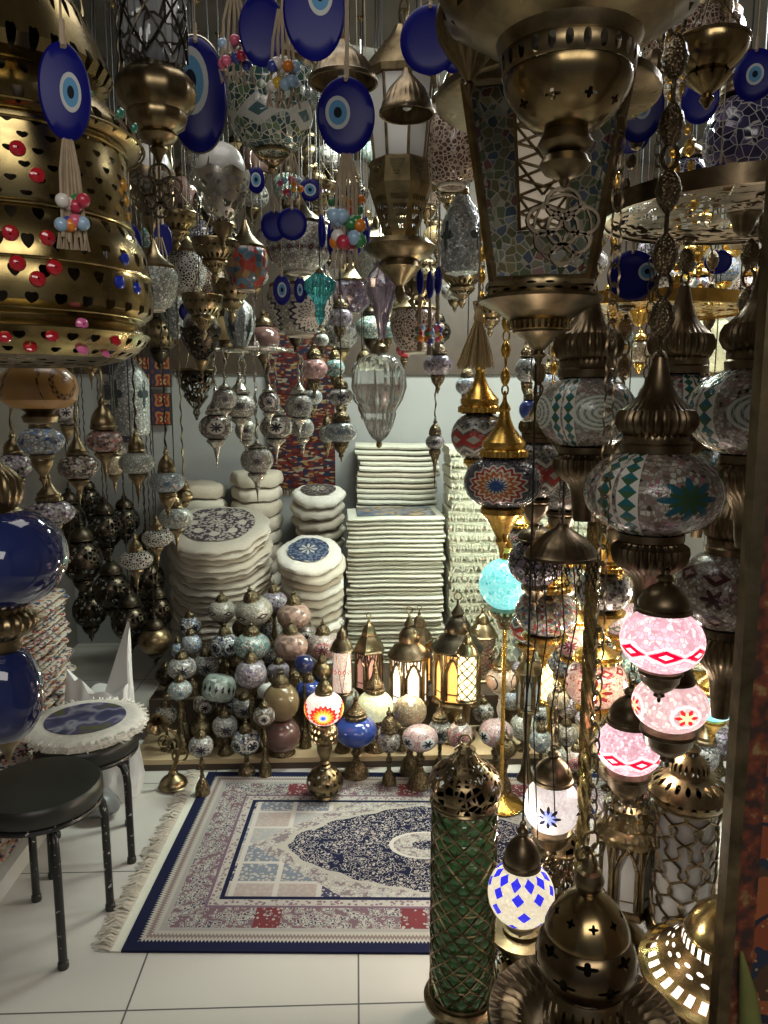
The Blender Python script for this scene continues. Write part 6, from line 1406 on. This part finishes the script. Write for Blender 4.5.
# ------------------------------------------------------------------ the crowd of table lamps on the stand
def stand(px, py, w, h, d, glass, label, **k):
    k.setdefault('cap', ('dome', w*.46, h*.55)); return add('stand', px, py, w, h, d-.24, label, k.pop('fixed', False), glass=glass, **k)
for (px, py, w, h, d, g, lab, kw) in [
    # front rows
    (197, 746, 25, 19, 3.36, 'm_star', 'short pinkish-white speckled lamp, first of the front row beside the swan-neck stand', {}),
    (222, 726, 26, 20, 3.46, 'm_star', 'white globe lamp on a pierced brass dome foot', {}),
    (246, 742, 29, 22, 3.36, 'm_floral', 'short lamp with a blue and white pattern, beside the amber double globe', {}),
    (247, 708, 24, 18, 3.5, 'm_star', 'white lamp with a dark star, above the blue-patterned short lamp', {}),
    (219, 688, 34, 25, 3.56, 'm_drum', 'pale green drum-shaped lamp with black stitching', dict(cap=None, pw=.5, tilt=.3)),
    (182, 668, 30, 20, 3.6, 'm_star', 'white lamp with a dark star, farthest toward the plastic bag', {}),
    (212, 665, 27, 20, 3.7, 'm_star', 'white lamp with a navy star, beside the stitched drum lamp', {}),
    (225, 645, 29, 22, 3.8, 'm_floral', 'dark blue flowered lamp in front of the wide cushion stack', {}),
    (195, 644, 21, 18, 3.8, 'm_bluewhite', 'small blue-white lamp behind the navy star lamp', {}),
    (178, 650, 15, 14, 3.9, 'm_bluewhite', 'tiny pale blue lamp at the end of the stand', {}),
    (222, 611, 28, 20, 3.95, 'm_creamdia', 'beige lamp with a dark patch, highest against the cushions', {}),
    (254, 611, 38, 25, 3.88, 'm_creamdia', 'wide cream lamp with dark diamonds, tilted to one side', dict(tilt=-.22)),
    (252, 646, 37, 24, 3.72, 'm_teal', 'grey-teal mosaic lamp under the tilted cream one', {}),
    (251, 674, 32, 26, 3.6, 'm_lilac', 'purple mosaic lamp below the grey-teal one', {}),
    (274, 602, 27, 20, 4.0, 'm_lilac', 'bluish lamp behind the tilted cream one', {}),
    (288, 616, 34, 25, 3.9, 'm_brownpink', 'brown-pink lamp with black stitched pattern, before the narrow cushions', {}),
    (287, 646, 34, 26, 3.76, 'm_brownpink', 'pinkish brown lamp under a broad brass cap', {}),
    (323, 646, 34, 25, 3.78, 'm_pinkrose', 'pink-white lamp with a dark red rosette', {}),
    (279, 672, 25, 18, 3.6, 'm_lilac', 'small lilac lamp above the amber double globe', {}),
    (300, 664, 21, 17, 3.72, 'navy_glass', 'small navy glass lamp beside the rosette lamp', dict(cap=None)),
    (318, 672, 20, 20, 3.8, 'antique_brass', 'all-brass pierced lamp behind the sunburst lamp', dict(pw=1.2)),
    (262, 690, 16, 16, 3.6, 'milk_glass', 'small plain white ball lamp behind the amber double globe', {}),
    (309, 690, 26, 18, 3.62, 'blue_opaque', 'blue lamp half hidden behind the sunburst lamp', {}),
    (345, 700, 30, 24, 3.62, 'm_pale', 'pale lamp between the sunburst lamp and the yellow one', {}),
    (202, 704, 24, 20, 3.6, 'm_silverdark', 'dark silver mosaic lamp in the shade behind the front row', {}),
    (180, 690, 24, 18, 3.5, 'm_paleblue', 'pale bluish lamp lying low beside the plastic bag', {}),
    (235, 705, 18, 16, 3.7, 'm_floral', 'small flowered lamp behind the two white ones', {}),
    (281, 702, 37, 36, 3.47, 'amber_opaque', 'tall amber double-globe lamp with a smoky upper ball and red-brown lower one', dict(mid=('plum_opaque', 38, 34), cap=('dome', 18, 16), fixed=True, footh=14, foot=28)),
    (324, 708, 40, 30, 3.17, 'lit_sun', 'glowing lamp with a blue, yellow and red sunburst, on a pierced brass ball', dict(fixed=True, mid=('brass_dia', 28, 24), cap=('dome', 18, 20), foot=38, ballfoot=38, metal='antique_brass', pri=0, rz=-.05)),
    (356, 731, 43, 27, 3.34, 'blue_opaque', 'shiny deep blue glass lamp at the front, on a slim brass stem', dict(fixed=True, cap=('cone', 22, 26), foot=26)),
    (375, 706, 37, 28, 3.5, 'lit_yellow', 'glowing pale yellow lamp with a tall cone cap', dict(fixed=True, cap=('cone', 20, 34), pri=0)),
    (389, 741, 24, 20, 3.27, 'm_whitedark', 'small black and white lamp on a brass foot at the carpet edge', dict(cap=('dome', 18, 24), pri=0)),
    (410, 711, 34, 28, 3.52, 'm_goldwhite', 'gold lamp with white dots below the lit white lantern', dict(cap=None, pw=1.0, pri=0)),
    (420, 738, 36, 22, 3.25, 'm_pinkflower', 'pink mushroom lamp with black-eyed flowers, at the carpet edge', dict(cap=None, foot=25, fixed=True, pri=0, pw=.8)),
    (443, 704, 22, 20, 3.6, 'm_goldwhite', 'cream spotted lamp with a brass cap, in front of the amber lantern', {}),
    (436, 731, 25, 22, 3.45, 'm_star', 'white lamp with a cone cap behind the pink mushroom lamp', dict(cap=('cone', 16, 20))),
    (460, 735, 26, 24, 3.42, 'm_pinkrose', 'grey and pink mosaic lamp beside the green lantern top', {}),
    (462, 712, 20, 17, 3.55, 'm_silverdark', 'dark grey lamp behind the grey and pink one', {}),
    (495, 680, 30, 24, 3.55, 'm_beigerose', 'beige lamp with a dotted round rosette, on a white base', dict(cap=('cone', 20, 24), metal='milk_glass', capmat='antique_brass', pri=0)),
    (496, 733, 35, 23, 3.35, 'm_pinkflower', 'pink and grey mosaic mushroom lamp on a trumpet foot, beyond the green lantern', dict(cap=None, foot=24, pri=0, pw=.8)),
    # right-hand field behind the chains
    (520, 727, 27, 24, 3.45, 'm_pale', 'pale lamp seen between the chains, beside the pink mushroom lamp', {}),
    (541, 741, 24, 20, 3.5, 'm_paleblue', 'silver-blue lamp behind the lit white star lamp', {}),
    (540, 715, 24, 20, 3.7, 'm_star', 'white speckled lamp behind the hanging chains', {}),
    (566, 735, 24, 20, 3.6, 'm_silver', 'silvery lamp close behind the twisted pole', {}),
    (512, 700, 22, 18, 3.7, 'm_bluewhite', 'blue-white lamp next to the gold standing lamp', {}),
    (567, 707, 22, 20, 3.8, 'm_purplewhite', 'purple and white lamp behind the chains', {}),
    (522, 670, 20, 18, 3.95, 'm_lilac', 'lilac lamp in the back row behind the chains', {}),
    (610, 770, 26, 22, 3.3, 'm_goldwhite', 'cream lamp below the reddish star lamp', {}),
    (576, 760, 24, 20, 3.45, 'm_pinkrose', 'pink speckled lamp behind the twisted pole foot', {}),
    (600, 735, 22, 20, 3.7, 'm_pale', 'pale lamp between the twisted pole and the lower pink lamp', {}),
    (650, 765, 26, 22, 3.5, 'm_whitedark', 'black and white lamp behind the lower pink lamp', {}),
    (704, 756, 30, 28, 3.1, 'm_star', 'white lamp with a pointed bronze cap, behind the white lattice lantern', dict(cap=('cone', 22, 32), capmat='dark_bronze', pri=0)),
    (722, 742, 34, 24, 3.35, 'm_blackpurple', 'purple mosaic lamp with a black lid, beside the kilim panel', dict(cap=None, pri=0)),
    (694, 725, 24, 22, 3.6, 'm_silver', 'silver lamp under the turquoise light', {}),
    (716, 722, 22, 18, 3.8, 'amber_opaque', 'amber lamp behind the purple black-lidded one', {}),
    (731, 790, 28, 22, 3.0, 'm_lilac', 'lilac lamp with a black band, low beside the kilim panel', dict(tilt=.5, cap=None)),
    (680, 735, 24, 20, 3.8, 'm_teal', 'teal lamp behind the white lattice lantern', {}),
    (640, 790, 26, 22, 3.25, 'm_pinkrose', 'pink rosette lamp near the brass filigree lantern', {}),
    (742, 765, 26, 22, 3.2, 'm_paleblue', 'pale blue lamp mostly hidden by the kilim panel', {}),
    (738, 720, 24, 22, 3.5, 'm_goldwhite', 'cream lamp at the metal edge of the kilim panel', {}),
    (660, 725, 22, 18, 3.95, 'm_bluewhite', 'blue-white lamp behind the two pink lit lamps', {})]:
    stand(px, py, w, h, d, g, lab, **kw)
# lanterns of the stand
def lan(px, py, w, h, d, glass, label, roof, **k):
    k.setdefault('segs', [(w*.62, -h/2-roof, h/2+2)]); return add('lantern', px, py, w, h, d-.24, label, k.pop('fixed', False), glass=glass, roof=roof, **k)
lan(409, 678, 38, 46, 3.63, 'glow_white', 'white lantern shining brightest in the display, with arched brass panes', 44, fixed=True, roofw=1.12, roofprof=[(.88, 0), (1, 0), (1.02, .05), (.9, .12), (.72, .24), (.5, .32), (.47, .36), (.5, .42), (.46, .52), (.34, .62), (.2, .68), (.26, .74), (.16, .82), (.06, .9), (.04, 1)], hexroof=0, pri=0, metal='antique_brass', rz=.26, roofmat='dark_bronze')
lan(457, 672, 46, 48, 3.615, 'glow_amber', 'larger lantern glowing amber under a dark green-bronze roof', 50, fixed=True, roofw=1.12, roofprof=[(.88, 0), (1, 0), (1.02, .05), (.9, .12), (.72, .24), (.5, .32), (.47, .36), (.5, .42), (.46, .52), (.34, .62), (.2, .68), (.26, .74), (.16, .82), (.06, .9), (.04, 1)], hexroof=0, pri=0, n=8, roofmat='blackened_metal', rz=.2)
lan(467, 676, 19, 46, 3.5, 'glow_lattice', 'narrow lit lantern in a diamond lattice, in front of the amber one', 24, n=40, strands=6, turns=.8, wire=.07, pri=0, segs=[(10, -50, 24)])
lan(419, 660, 24, 40, 3.98, 'glow_amber', 'small amber lantern peeping over the bright white one', 32, metal='dark_bronze', segs=[(14, -55, 30)])
lan(369, 668, 28, 36, 3.8, 'glow_pink', 'pink-paned lantern with a pointed pierced roof', 34, pri=0, rz=.3)
lan(346, 670, 20, 42, 3.86, 'lit_cream', 'slim pink mosaic lantern under a domed bronze roof, before the pale rugs', 26, n=40, strands=4, turns=.1, wire=.03, metal='dark_bronze')
lan(548, 680, 20, 40, 3.4, 'glow_lattice', 'small yellow-lit lantern behind the hanging chains', 26, n=40, strands=6, turns=.6, metal='gold_metal', segs=[(11, -50, 26)])
lan(528, 690, 22, 36, 3.85, 'milk_glass', 'unlit pale lantern beside the gold standing lamp', 26)
lan(482, 655, 26, 40, 3.98, 'm_pinkrose', 'pinkish lantern behind the beige rosette lamp', 28, n=40)
# ------------------------------------------------------------------ dark heap of metal lanterns in the corner
for i, (px, py, w, h, d, lab) in enumerate([
    (82, 560, 40, 40, 3.5, 'blackened pierced lantern hanging above the kilim pile'), (105, 530, 34, 34, 3.9, 'dark pierced globe high in the corner heap'),
    (125, 520, 30, 26, 4.1, 'small dark globe beside the high one in the corner heap'), (112, 590, 38, 34, 3.7, 'dark filigree globe in the middle of the corner heap'),
    (148, 580, 34, 36, 3.9, 'dark filigree globe next to the wide cushions'), (90, 610, 34, 32, 3.9, 'dark filigree globe low over the kilim pile'),
    (130, 622, 36, 34, 3.8, 'dark filigree globe lowest in the corner heap'), (158, 612, 30, 30, 3.7, 'small dark globe low beside the cushions'),
    (70, 520, 30, 34, 4.0, 'dark pierced globe behind the deep blue globe'), (152, 640, 32, 26, 3.6, 'dull brass ribbed bowl under the corner heap'), (88, 500, 26, 24, 4.2, 'dim small globe at the top of the corner heap'), (146, 552, 26, 24, 4.3, 'dim small globe behind the net-patterned pendants')]):
    pend(px, py, w, h, d, 'dark_fil' if i != 9 else 'antique_brass', lab, ('dome', w*.6, h*.5), ('cup', w*.5, h*.5), metal='blackened_metal', gname='pierced_globe', group='dark metal lanterns in the corner', name='pierced_metal_pendant', chain='twist')

# ------------------------------------------------------------------ far rows of pendants under the ceiling
FAR = [('brass_dots', 'pierced brass'), ('m_whitedark', 'black and white'), ('m_redbrown_scale', 'red-brown scaled'), ('plum_opaque', 'plum glass'), ('dark_fil', 'dark filigree'), ('m_multi', 'many-coloured'), ('m_teal', 'teal'), ('m_lattice', 'black net'), ('brass_fil', 'brass filigree'), ('m_lilac', 'lilac'), ('amber_opaque', 'amber'), ('m_blackpurple', 'black and purple')]
rnd = random.Random(21)
ROWS = [(150, 'topmost far row'), (195, 'second far row'), (240, 'third far row'), (285, 'fourth far row'), (330, 'lowest far row')]
for r, (py, rn) in enumerate(ROWS):
    n = 9
    for i in range(n):
        px = 150+(470-150)*(i+.5*(r % 2)+.25)/n+rnd.uniform(-8, 8); w = rnd.uniform(26, 40); h = w*rnd.uniform(.62, .85)
        g, gn = FAR[(i*5+r*3) % len(FAR)]
        add('pend', px, py+rnd.uniform(-10, 10), w, h, rnd.uniform(3.3, 4.2), '%s pendant in the %s, %s from the back corner' % (gn, rn, ORD[i]), False, pri=3, glass=g, cap=('dome', w*.6, h*.6), bot=('cup', w*.5, h*.7), group='far pendants under the ceiling', metal=rnd.choice(('antique_brass', 'dark_bronze', 'blackened_metal')), gname='globe')
for i, (px, py, w) in enumerate(((590, 262, 30), (612, 300, 26), (655, 250, 34), (690, 262, 28), (720, 300, 30), (750, 290, 34), (640, 215, 34), (668, 330, 30), (600, 232, 26), (735, 240, 28), (575, 300, 24), (705, 232, 30))):
    g, gn = FAR[(i*5+1) % len(FAR)]
    add('pend', px, py, w, w*.75, 3.0+.12*(i % 5), '%s pendant beyond the gold ring, %s of that group' % (gn, ORD[i]), False, pri=3, glass=g, cap=('dome', w*.6, w*.4), bot=('cup', w*.5, w*.4), group='pendants beyond the gold ring', metal='gold_metal' if i % 2 else 'antique_brass')

for (px, py, w, h, d, g, lab) in [
    (190, 626, 22, 18, 3.98, 'm_floral', 'small navy-flecked lamp behind the dark star lamps'),
    (238, 628, 24, 18, 3.95, 'old_brass', 'all-brass lamp behind the tilted cream one'),
    (270, 630, 24, 18, 3.95, 'm_whitedark', 'black and white lamp between the tilted cream and brown-pink lamps'),
    (306, 634, 24, 18, 3.95, 'm_silverdark', 'dark mosaic lamp beside the rosette lamp'),
    (166, 676, 22, 17, 3.6, 'dark_fil', 'blackened pierced lamp at the bag end of the stand'),
    (208, 728, 22, 17, 3.5, 'old_brass', 'small brass-globed lamp between the two white front lamps'),
    (264, 716, 22, 18, 3.5, 'm_silverdark', 'dark speckled lamp behind the blue-patterned short lamp'),
    (266, 655, 22, 17, 3.85, 'm_whitedark', 'black and white lamp behind the grey-teal one'),
    (240, 662, 20, 16, 3.85, 'old_brass', 'brass-globed lamp behind the purple mosaic one'),
    (172, 715, 22, 18, 3.45, 'm_whitedark', 'dark speckled lamp low by the swan-neck stand'),
    (268, 690, 18, 15, 3.8, 'm_lattice', 'black netted lamp behind the white ball lamp'),
    (398, 728, 20, 16, 3.55, 'old_brass', 'brass-globed lamp behind the black and white one at the carpet edge'),
    (480, 712, 22, 18, 3.7, 'm_whitedark', 'black and white lamp below the narrow lattice lantern'),
    (506, 748, 22, 18, 3.5, 'old_brass', 'brass-globed lamp beside the trumpet-footed mushroom lamp'),
    (554, 700, 22, 18, 3.75, 'm_goldwhite', 'cream dotted lamp close to the yellow-lit lantern'),
    (586, 720, 22, 18, 3.6, 'm_lilac', 'lilac lamp right behind the twisted pole'),
    (620, 700, 22, 18, 3.75, 'm_multi', 'many-coloured lamp above the lower pink lamp'),
    (560, 756, 22, 18, 3.35, 'm_pale', 'pale green lamp over the lit white star lamp'),
    (590, 700, 20, 16, 3.9, 'm_whitedark', 'black and white lamp beneath the reddish star lamp'),
    (690, 700, 22, 18, 3.7, 'm_goldwhite', 'cream dotted lamp under the turquoise lamp'),
    (664, 745, 22, 18, 3.6, 'm_lilac', 'lilac lamp above the white lattice lantern roof')]:
    stand(px, py, w, h, d, g, lab, pri=2)
for i, (px, py, w, h, d, g, lab) in enumerate([
    (560, 580, 44, 32, 2.7, 'm_multi', 'many-coloured mosaic lamp in gold, under the dark bell lamp'),
    (530, 628, 40, 30, 2.75, 'm_reddiamond', 'gold-capped lamp with red diamonds, behind the teal globe stand'),
    (574, 640, 44, 32, 2.85, 'm_pinkrose', 'gold-capped pink rosette lamp behind the pole'),
    (620, 616, 44, 34, 2.6, 'lit_purpleflower', 'gold-capped purple flowered lamp behind the upper pink lamp'),
    (640, 560, 40, 30, 2.7, 'm_multi', 'many-coloured gold-capped lamp under the largest mosaic lamp'),
    (694, 655, 36, 28, 2.9, 'm_goldwhite', 'cream gold-capped lamp beside the upper pink lamp'),
    (700, 610, 36, 28, 2.75, 'm_redblue', 'red and blue gold-capped lamp behind the brown-diamond lamp'),
    (566, 662, 36, 26, 3.0, 'm_purplewhite', 'plum and white gold-capped lamp behind the pole'),
    (604, 650, 36, 26, 3.1, 'm_reddiamond', 'gold-capped lamp with dark red diamonds above the reddish star lamp'),
    (520, 540, 34, 26, 2.9, 'm_pinkrose', 'gold-capped pink lamp above the teal globe'),
    (640, 668, 34, 26, 3.0, 'm_teal', 'teal gold-capped lamp between the pink lamps')]):
    pend(px, py, w, h, d, g, lab, ('cone', w*.8, h*.8), ('cone', w*.7, h*.7), metal='gold_metal', group='gold-capped lamps behind the pole', pri=2, rz=i*.7)
# ------------------------------------------------------------------ solve and build
solve()
for it in ITEMS:
    o = BUILD[it['kind']](it)
    if it.get('fringe'):
        R = it['w']/2*it['s']; H = it['h']*it['s']; rnd = random.Random(1)
        for i in range(18):
            a = TAU*i/18; chain_mb(-H*.48-rnd.uniform(.05, .07), -H*.47, 'chain', .7).build('fringe_chain', 'blackened_metal', o, (R*.94*cos(a), R*.94*sin(a), 0))
        m = MB()
        for j, (a, L) in enumerate(((3.6, .62), (4.1, .66), (4.7, .6), (5.1, .5))):
            x, y = R*.8*cos(a), R*.8*sin(a); m.tube([(x, y, -H*.46), (x+.012, y, -L*.3), (x-.01, y-.006, -L*.6), (x+.006, y, -L)], .0016, 6)
        m.build('hanging_flex', 'black_cord', o)
for it in ITEMS:
    if it['bad']: print('CROWDED', it['bad'], it['kind'], it['px'], it['py'], it['label'])
# faceted brass lantern with pale panes
def faceted():
    p, s = P(400, 215, 2.05)
    r = thing('faceted_brass_lantern', p, 'faceted brass lantern with pale glass panes and pierced triangles, behind the dark bell cap', 'lantern', None, (0, 0, face_cam(p)+.3))
    def y(q): return (215-q)*s
    m = MB(); n = 8
    prism(m, n, 6*s, y(268), 33*s, y(190), False); prism(m, n, 33*s, y(190), 30*s, y(166), False); m.build('faceted_bowl', 'brass_tri', r, smooth=False)
    for i in range(n):
        a0, a1 = TAU*i/n, TAU*(i+1)/n; g = MB(); R0, R1 = 26*s, 34*s
        A, B_, C_, D = [Vector((R*cos(a), R*sin(a), z)) for R, a, z in ((R0, a0, y(165)), (R0, a1, y(165)), (R1, a1, y(92)), (R1, a0, y(92)))]
        inn = Vector((-(A+B_).x, -(A+B_).y, 0)).normalized()*.004; g.v = [A, B_, C_, D, A+inn, B_+inn, C_+inn, D+inn]
        for f in ((0, 1, 2, 3), (7, 6, 5, 4), (0, 4, 5, 1), (1, 5, 6, 2), (2, 6, 7, 3), (3, 7, 4, 0)): g.face(f)
        g.build('glass_pane', 'milk_glass', r, smooth=False)
    fr = MB()
    for i in range(n): a = TAU*i/n; fr.tube([(26*s*cos(a), 26*s*sin(a), y(168)), (34*s*cos(a), 34*s*sin(a), y(90))], .004, 5)
    for R, z in ((26*s, y(166)), (34*s, y(91))): fr.tube([(R*cos(TAU*i/n), R*sin(TAU*i/n), z) for i in range(n)], .005, 5, True)
    fr.build('frame', 'dark_bronze', r)
    MB().lathe([(38*s, y(92)), (40*s, y(86)), (28*s, y(70)), (12*s, y(52)), (5*s, y(40))], 8).build('roof', 'antique_brass', r)
    MB().lathe([(2*s, y(300)), (6*s, y(290)), (4*s, y(284)), (12*s, y(276)), (22*s, y(266)), (20*s, y(260)), (33*s, y(252)), (36*s, y(246)), (30*s, y(240)), (18*s, y(244))], 24, cap=False).build('bottom_cup', 'antique_brass', r)
    hang(r, dict(p=p, s=s), y(38), 'twist', 'dark_bronze', 1.3)
faceted()
# straw tassel hanging from the mosaic lantern rim
p, s = P(478, 342, 1.7)
r = thing('straw_tassel', p, 'thick straw-coloured tassel hanging beside the tip of the mosaic lantern', 'tassel')
m = MB(); rnd = random.Random(8)
for i in range(150):
    a = rnd.random()*TAU; q = rnd.random()**.5; x1, y1 = q*20*s*cos(a), q*14*s*sin(a)
    m.tube([(x1*.16, y1*.16, 22*s), (x1*.6-.002, y1*.6, 0), (x1-.006, y1, -24*s-rnd.uniform(-2, 3)*s)], .0009, 3)
m.build('strands', 'straw', r)
MB().lathe(sc([(.3, 0), (.8, .15), (1, .4), (.8, .75), (.4, 1)], 5*s, 14*s, 18*s), 14).build('knot', 'straw', r)
chain_mb(31*s, CEIL-p.z, 'cord').build('cord', 'twine', r)
# gold standing lamp carrying the teal lit globe
p, s = P(506, 584, 2.85)
h = floor_h(p.x, p.y)
r = thing('standing_globe_lamp', (p.x, p.y, h+.0005), 'gold standing lamp topped by a glowing teal crackle globe', 'lamp', None, (0, 0, .4))
zz = p.z-h
MB().lathe(globe_prof(27*s, 50*s, .3, 14), 40).build('globe', 'lit_teal', r, (0, 0, zz))
MB().lathe(sc([(.3, 0), (.5, .1), (.34, .3), (.5, .5), (.3, .7), (.1, 1)], 14*s, 26*s, zz+25*s*.97), 24).build('cap', 'gold_metal', r)
cp = MB().lathe([(6*s, zz-46*s), (10*s, zz-38*s), (18*s, zz-30*s), (20*s, zz-25*s), (8*s, zz-24*s)], 30, cap=False).build('cup', 'brass_dots', r)
MB().lathe([(.0085, .03), (.0085, zz-42*s), (.014, zz-41*s), (.02, zz-40*s)], 14).build('pole', 'gold_metal', r)
MB().lathe([(.085, 0), (.09, .008), (.08, .018), (.03, .03), (.012, .05)], 32).build('base', 'gold_metal', r)
# swan-neck brass stand beside the bag
p, s = P(176, 769, 3.02)
r = thing('swan_neck_lamp', (p.x-.01, p.y-.01, .0095), 'brass swan-neck lamp with a fluted horn shade, beside the plastic bag', 'lamp', None, (0, 0, .3))
MB().lathe(sc(FOOT, .062, .07), 28).build('foot', 'antique_brass', r)
m = MB(); pts = []
for i in range(25):
    t = i/24; pts.append((.05*sin(t*5.2)*(.3+t), 0, .065+.24*t+.03*sin(t*3)))
m.tube(pts, [.009-.003*i/24 for i in range(25)], 8); m.ring((.03, 0, .13), .03, .005, 'y', 18, 6); m.ring((-.03, 0, .2), .024, .004, 'y', 18, 6); m.build('curled_stem', 'antique_brass', r)
M = Matrix.Translation(pts[-1])@Matrix.Rotation(PI/2+.2, 4, 'X')
MB().lathe([(.008, -.02), (.012, .0), (.02, .03), (.04, .05), (.05, .056), (.046, .055), (.02, .036)], 48, (8, .08, 3, 5), M=M, cap=False).build('horn_shade', 'antique_brass', r)
# ------------------------------------------------------------------ light
scn = bpy.context.scene
w = bpy.data.worlds.new('world'); scn.world = w; w.use_nodes = True
w.node_tree.nodes['Background'].inputs[0].default_value = (.9, .92, 1, 1); w.node_tree.nodes['Background'].inputs[1].default_value = .1
def area(name, loc, tgt, sx, sy, e, col):
    l = bpy.data.lights.new(name, 'AREA'); l.shape = 'RECTANGLE'; l.size = sx; l.size_y = sy; l.energy = e; l.color = col
    o = bpy.data.objects.new(name, l); C.objects.link(o); o.location = loc
    o.rotation_euler = (Vector(tgt)-Vector(loc)).to_track_quat('-Z', 'Y').to_euler(); return o
def point(name, loc, e, col, r=.03):
    l = bpy.data.lights.new(name, 'POINT'); l.energy = e; l.color = col; l.shadow_soft_size = r
    o = bpy.data.objects.new(name, l); C.objects.link(o); o.location = loc
area('front_fill', (.2, -1.2, 2.6), (0, 2.4, .2), 2.2, .8, 27, (1, .94, .86))  # unseen fill added behind the camera to light the fronts
area('floor_fill', (-.2, 1.75, 3.0), (-.2, 2.2, 0), .9, .9, 7, (1, .96, .9))  # unseen overhead fill added for the rug and floor
area('stack_fill', (.6, 3.45, 3.0), (.35, 4.3, .4), 1.3, .3, 110, (.88, 1, .88))  # unseen fill added to brighten the textile stacks
area('right_fill', (1.5, 2.8, 3.0), (.9, 3.0, 0), .3, 1.6, 85, (.95, .97, 1))  # unseen fill added to brighten the lower right side
for (px, py, d, e, col) in ((545, 520, 3.75, 11, (.82, 1, .8)), (430, 560, 3.65, 5, (.95, 1, .8)), (590, 600, 3.1, 12, (1, .85, .6)), (690, 600, 2.2, 9, (1, .9, .75)), (409, 672, 3.16, 3.5, (1, .8, .55)), (440, 640, 3.4, 2.2, (1, .65, .3)), (500, 620, 2.9, 1.6, (.5, 1, .95)), (640, 720, 2.05, 9.0, (1, .78, .62)), (715, 690, 2.65, 4, (.7, 1, 1)), (323, 735, 2.95, .8, (1, .8, .6)), (500, 840, 1.85, 5, (1, .85, .75)), (600, 640, 2.7, 4, (1, .75, .5))):
    point('lamp_and_fill_light', P(px, py, d)[0], e, col)  # some stand near lit lamps, others are unseen fills added to brighten gaps
scn.view_settings.view_transform = 'Standard'; scn.view_settings.look = 'None'; scn.view_settings.gamma = 1; scn.view_settings.use_curve_mapping = False
scn.view_settings.exposure = 0.0
cy = scn.cycles; cy.use_denoising = True; cy.max_bounces = 7; cy.diffuse_bounces = 3; cy.glossy_bounces = 3; cy.transmission_bounces = 5; cy.transparent_max_bounces = 10; cy.caustics_reflective = False; cy.caustics_refractive = False; cy.sample_clamp_indirect = 4.0
